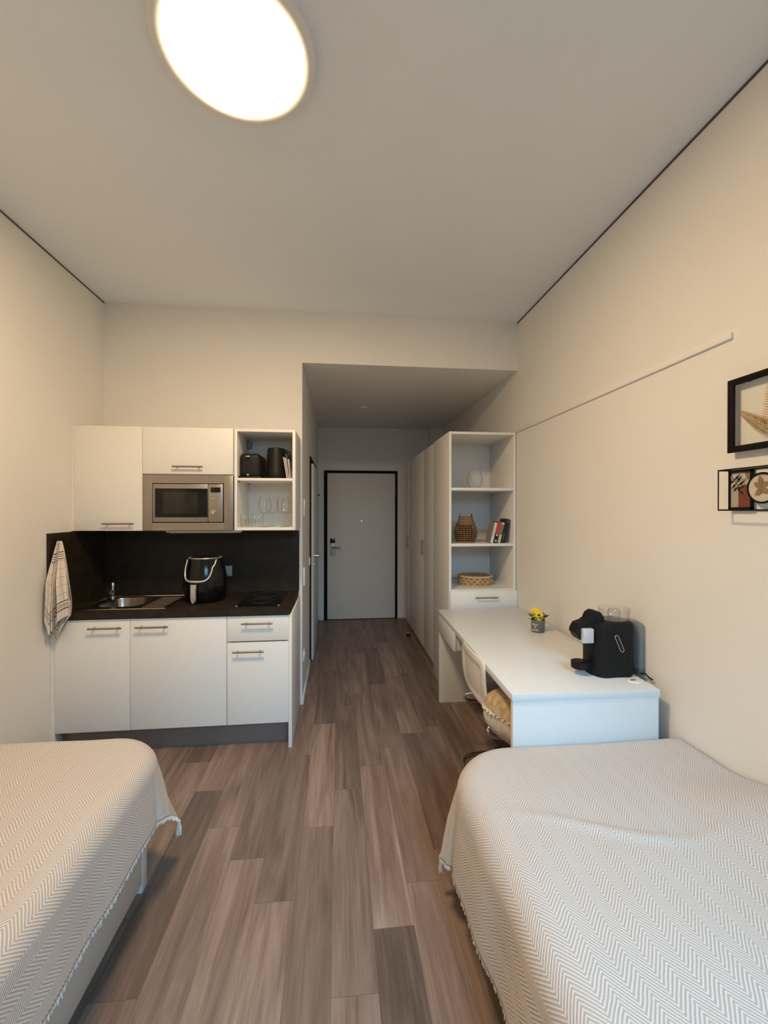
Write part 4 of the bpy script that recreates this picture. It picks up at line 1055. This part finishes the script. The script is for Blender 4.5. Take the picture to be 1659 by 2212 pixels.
def blanket(name, label, wall_x, sgn, x_edge, y_edge, z_top, r_x, r_y, rc, Lx, Ly, y_back, bump_fn, wave, seed, wv_amp=1.0):
    """sgn=+1: cloth runs from the wall towards +x; far edge at +y. Cloth length beyond the edges: Lx, Ly"""
    wid = abs(x_edge - wall_x); lenY = y_edge - y_back
    nu, nv = 150, 260
    def P(a, b):
        # a: distance from the wall along the cloth, b: distance from the back along the cloth
        q0, q1 = a - (wid - rc), b - (lenY - rc)
        if q0 > 0 and q1 > 0:
            rad = math.hypot(q0, q1); d = rad - rc; n0, n1 = q0 / rad, q1 / rad
        elif q0 > q1: d, n0, n1 = q0 - rc, 1.0, 0.0
        else: d, n0, n1 = q1 - rc, 0.0, 1.0
        r = lerp(r_x, r_y, n1 * n1)
        X, Y, Z = a, b, z_top
        nz = noise.noise(Vector((a * 2.3 + seed, b * 2.3, 0))) * .010 + noise.noise(Vector((a * 7 + seed, b * 5, 3))) * .003
        # soft diagonal wrinkles
        for (wa, wb, sl, am, ln) in wave:
            tt = (b - wb) - sl * (a - wa) - .03 * math.sin(a * 9)
            nz += am * math.exp(-(tt / .022) ** 2) * math.exp(-((a - wa) / ln) ** 2)
        fl = 0
        if d > 0:
            X -= n0 * d; Y -= n1 * d
            ang = min(d / r, PI / 2)
            out = r * math.sin(ang); drop = r * (1 - math.cos(ang))
            ext = max(0.0, d - r * PI / 2)
            drop += ext * .985
            along = b * n0 + a * n1 + math.atan2(n1, n0) * .25
            k = min(1, d / .25)
            out += ext * (.08 + .45 * n0 * n1) + wv_amp * (.009 * math.sin(along * 11 + seed) + .005 * math.sin(along * 23 + 2 * seed)) * k * k
            X += n0 * out; Y += n1 * out; Z -= drop
            nz *= math.exp(-d * 8)
        Z += nz + bump_fn(X, Y)
        return Vector((wall_x + sgn * X, y_back + Y, Z))
    A, B = wid + Lx, lenY + Ly
    t = thing(name, label, 'blanket', ((wall_x + x_edge) / 2, (y_edge + y_back) / 2, z_top))
    def hem(u): return A + .006 * math.sin(u * 7 + seed)
    o = cloth_obj('cloth', lambda u, v: P(u * hem(v * 3), v * B), lambda u, v: (u * A, v * B, seed), nu, nv, BLANKET, t, thick=.005)
    fr = MB(); rnd = random.Random(seed)
    def strand(a, b, da, db, L_, r):
        p0 = P(a, b); p1 = P(a + da * .006, b + db * .006); d = (p1 - p0).normalized()
        sd_ = Vector((rnd.uniform(-.5, .5), rnd.uniform(-.5, .5), rnd.uniform(-.4, .2)))
        p1 = p0 + d * L_ * .5 + sd_ * L_ * .2; p2 = p0 + d * L_ + sd_ * L_ * .5 + Vector((0, 0, -L_ * .2))
        fr.tube([p0 - d * .002, p1, p2], r, n=5, rads=[r, r * .9, r * .5])
    n1 = 330
    for i in range(n1):
        b = B * i / (n1 - 1)
        if P(A, b).y < -.2: continue
        strand(hem(b / B * 3), b, 1, 0, rnd.uniform(.008, .014), .0028)
    for i in range(160):
        a = A * i / 159
        strand(a, B, 0, 1, rnd.uniform(.008, .015), .0028)
    fr.build('fringe', FRINGE, t)
    # corner tassel: a knot and a bundle of threads
    c = P(hem(3), B); tb = MB()
    tb.lathe((c.x, c.y, c.z - .004), [(0, .010), (.007, .006), (.008, 0), (.006, -.010), (0, -.012)], 12)
    for k in range(26):
        a = 2 * PI * k / 26; rr = rnd.uniform(.002, .006)
        tb.tube([(c.x + rr * math.cos(a), c.y + rr * math.sin(a), c.z - .008), (c.x + rr * 1.7 * math.cos(a) + .002, c.y + rr * 1.7 * math.sin(a), c.z - .030), (c.x + rr * 2.0 * math.cos(a + .5), c.y + rr * 2.0 * math.sin(a + .5), c.z - rnd.uniform(.045, .065))], .0013, n=5)
    tb.build('tassel', FRINGE, t)
    return t
blanket('blanket', 'cream herringbone blanket on the left bed, lit warm yellow', XL + .010, 1, -.765, 1.825, .568, .070, .085, .15, .29, .235, -.24,
        lambda X, Y: 0.0, [(.35, 1.2, .3, .004, .3)], 1, .5)
blanket('blanket', 'cream herringbone blanket on the right bed, lit cool white', XR - .010, -1, .515, 1.648, .535, .085, .060, .17, .37, .10, -.34,
        lambda X, Y: .080 * smooth01((.42 - X) / .34) * smooth01((1.80 - Y) / .35), [(.62, 1.55, .25, .010, .22), (.30, .95, -.35, .010, .3), (.55, .85, .5, .006, .2)], 2)

# ------------------------------------------------------------------ wall art
def wall_art():
    xf = 1.418
    y1, y0, z0, z1 = 1.423, .97, 1.711, 1.975      # y1 = far (left in view) edge
    t = thing('framed_fern', 'black framed golden fern on clear glass, right wall, upper picture', 'picture', (xf, (y0 + y1) / 2, z0))
    f = MB(); w = .023; d0, d1 = xf, xf + .010
    f.box(d0, d1, y1 - w, y1, z0, z1, bev=.001).box(d0, d1, y0, y0 + w, z0, z1, bev=.001).box(d0, d1, y0 + w, y1 - w, z0, z0 + .022, bev=.001).box(d0, d1, y0 + w, y1 - w, z1 - .022, z1, bev=.001)
    f.build('frame', FRAMEB, t)
    box('glass_pane', PANE, t, d1 - .005, d1 - .003, y0 + w, y1 - w, z0 + .022, z1 - .022)
    for yy in (y0 + .06, y1 - .06): MB().cyl((d1, yy, z1 - .012), (XR - .0003, yy, z1 - .012), .006, n=12).build('wall_spacer', BLACK, t)
    def frond(base, tip, wid, n=17):
        bs, tp = Vector(base), Vector(tip); g = MB(); d = tp - bs; L_ = d.length; d.normalize()
        s = Vector((1, 0, 0)).cross(d).normalized(); up = Vector((-1, 0, 0))
        g.tube([bs + d * L_ * i / 8 for i in range(9)], .0018, n=6, rads=[.0024 - .0016 * i / 8 for i in range(9)])
        for i in range(n):
            k = (i + .6) / n; p = bs + d * L_ * k
            wl = wid * (math.sin(min(1, k * 2.2 + .25) * PI / 2)) * (1 - k) ** .75 + .006
            for q in (-1, 1):
                dv = (s * q + d * .42).normalized(); cr = up * .0012; bw = L_ / n * .25
                e = p + dv * wl + up * (-.002)
                m_ = p + dv * wl * .5 + up * .0035
                g.poly([p - d * bw, m_ - d * bw * .95, e - d * bw * .15, e + d * bw * .25, m_ + d * bw * .95, p + d * bw * .8], cr)
        return g.build('gold_frond', GOLD, t)
    b0 = (xf + .008, 1.265, 1.762)
    frond(b0, (xf + .006, 1.375, 1.850), .032); frond(b0, (xf + .006, 1.268, 1.945), .045, 22)
    frond(b0, (xf + .006, 1.12, 1.88), .034); frond(b0, (xf + .006, 1.15, 1.748), .028)
    # lower piece: wire box with two small prints
    y1, y0, z0, z1 = 1.432, .99, 1.503, 1.648
    xw, xq = XR - .004, 1.392
    t = thing('wire_frame_art', 'black wire box wall art with abstract terracotta print, lower piece', 'wall art', (1.42, (y0 + y1) / 2, z0))
    g = MB(); r = .0028
    for x in (xq, xw):
        g.tube([(x, y0, z0), (x, y1, z0), (x, y1, z1), (x, y0, z1)], r, n=8, closed=True)
    for y in (y0, y1):
        for z in (z0, z1): g.tube([(xq, y, z), (xw, y, z)], r, n=8)
    g.build('wire_box', FRAMEB, t)
    ya, yb_ = 1.341, 1.430
    xp = 1.436
    pn = MB(); w = .0055
    pn.box(xp - .006, xw - .003, yb_ - w, yb_, z0 + .002, z1 - .002).box(xp - .006, xw - .003, ya, ya + w, z0 + .002, z1 - .002).box(xp - .006, xw - .003, ya, yb_, z0 + .002, z0 + .010).box(xp - .006, xw - .003, ya, yb_, z1 - .010, z1 - .002)
    pn.build('print_border', FRAMEB, t)
    PA = mat('print_ground', (.56, .50, .41), .8, var=.06, scale=12)
    p = MB().box(xp, xp + .004, ya + .008, yb_ - .005, z0 + .009, z1 - .009).build('art_print', PA, t)
    A1 = mat('terracotta', (.185, .055, .030), .8, var=.08, scale=30); A2 = mat('ochre', (.30, .155, .07), .8); A3 = mat('ink_leaf', (.018, .014, .012), .8); A4 = mat('sand', (.42, .37, .29), .8)
    def flat(pts, m, dx):
        MB().poly([(xp - dx, y, z) for y, z in pts], (.0004, 0, 0)).build('print_shape', m, p)
    # y decreases to the right in the photo
    cyA, rA, zA = 1.372, .0225, 1.572
    flat([(1.428, z0 + .010), (1.397, z0 + .010), (1.397, 1.585), (1.428, 1.585)], A4, .0006)
    flat([(cyA + .012 + .026 * math.cos(a), 1.585 + .026 * math.sin(a)) for a in [PI * i / 16 for i in range(17)]], A4, .0005)
    flat([(cyA + rA, z0 + .010), (cyA - rA, z0 + .010)] + [(cyA + rA * math.cos(a), zA + rA * math.sin(a)) for a in [PI - PI * i / 16 for i in range(17)]], A1, .0010)
    flat([(1.3500, z1 - .010)] + [(1.3500 + .020 * math.cos(a), z1 - .010 - .026 * math.sin(a)) for a in [PI / 2 - PI / 2 * i / 10 for i in range(11)]], A2, .0010)
    def leafp(a, b, w):
        a, b = Vector(a), Vector(b); d = (b - a); s = Vector((-d.y, d.x)).normalized() * w
        flat([tuple(a), tuple(a + d * .45 + s), tuple(b), tuple(a + d * .45 - s)], A3, .0015)
    stem = [(1.424, 1.640), (1.418, 1.622), (1.411, 1.612), (1.402, 1.598), (1.395, 1.588), (1.393, 1.570), (1.392, 1.560)]
    for q0, q1 in zip(stem, stem[1:]):
        d = (Vector(q1) - Vector(q0)).normalized(); s = Vector((-d.y, d.x)) * .0009
        flat([tuple(Vector(q0) + s), tuple(Vector(q1) + s), tuple(Vector(q1) - s), tuple(Vector(q0) - s)], A3, .0015)
    for a, b in (((1.411, 1.612), (1.388, 1.632)), ((1.403, 1.600), (1.381, 1.628)), ((1.396, 1.590), (1.368, 1.610)), ((1.412, 1.611), (1.428, 1.599)), ((1.404, 1.600), (1.421, 1.580)), ((1.397, 1.588), (1.415, 1.569)), ((1.394, 1.580), (1.370, 1.588)), ((1.394, 1.590), (1.392, 1.566)), ((1.390, 1.574), (1.372, 1.556))): leafp(a, b, .0046)
    # round piece
    cy_, cz_, rr = 1.298, 1.578, .050
    rg = MB()
    rg.tube([(1.424, cy_ + rr * math.cos(a), cz_ + rr * math.sin(a)) for a in [2 * PI * i / 48 for i in range(48)]], .0036, n=8, closed=True); rg.build('round_frame', FRAMEB, t)
    MB().cyl((1.4235, cy_, cz_), (1.4265, cy_, cz_), rr - .001, n=48).build('round_print', PA, t)
    q = MB(); q2 = COL.objects['round_print']
    for k, (dy, dz, L_, an) in enumerate(((.012, -.004, .030, 140), (.010, -.012, .030, 205), (.0, .008, .036, 80), (-.012, .002, .032, 30), (-.008, -.012, .03, 320))):
        a = math.radians(an); d = Vector((math.cos(a), math.sin(a))); s = Vector((-d.y, d.x)) * .011; p0 = Vector((cy_ + dy * .3, cz_ + dz * .3))
        pts = [p0, p0 + d * L_ * .35 + s, p0 + d * L_ * .8 + s * .8, p0 + d * L_ * 1.15, p0 + d * L_ * .8 - s * .8, p0 + d * L_ * .35 - s]
        q.poly([(1.4232 - .0002 * k, y, z) for y, z in pts], (.0002, 0, 0))
    q.build('leaf_motif', mat('tan_leaf', (.27, .17, .085), .8, var=.2, scale=60), q2)
wall_art()
bpy.context.view_layer.update()
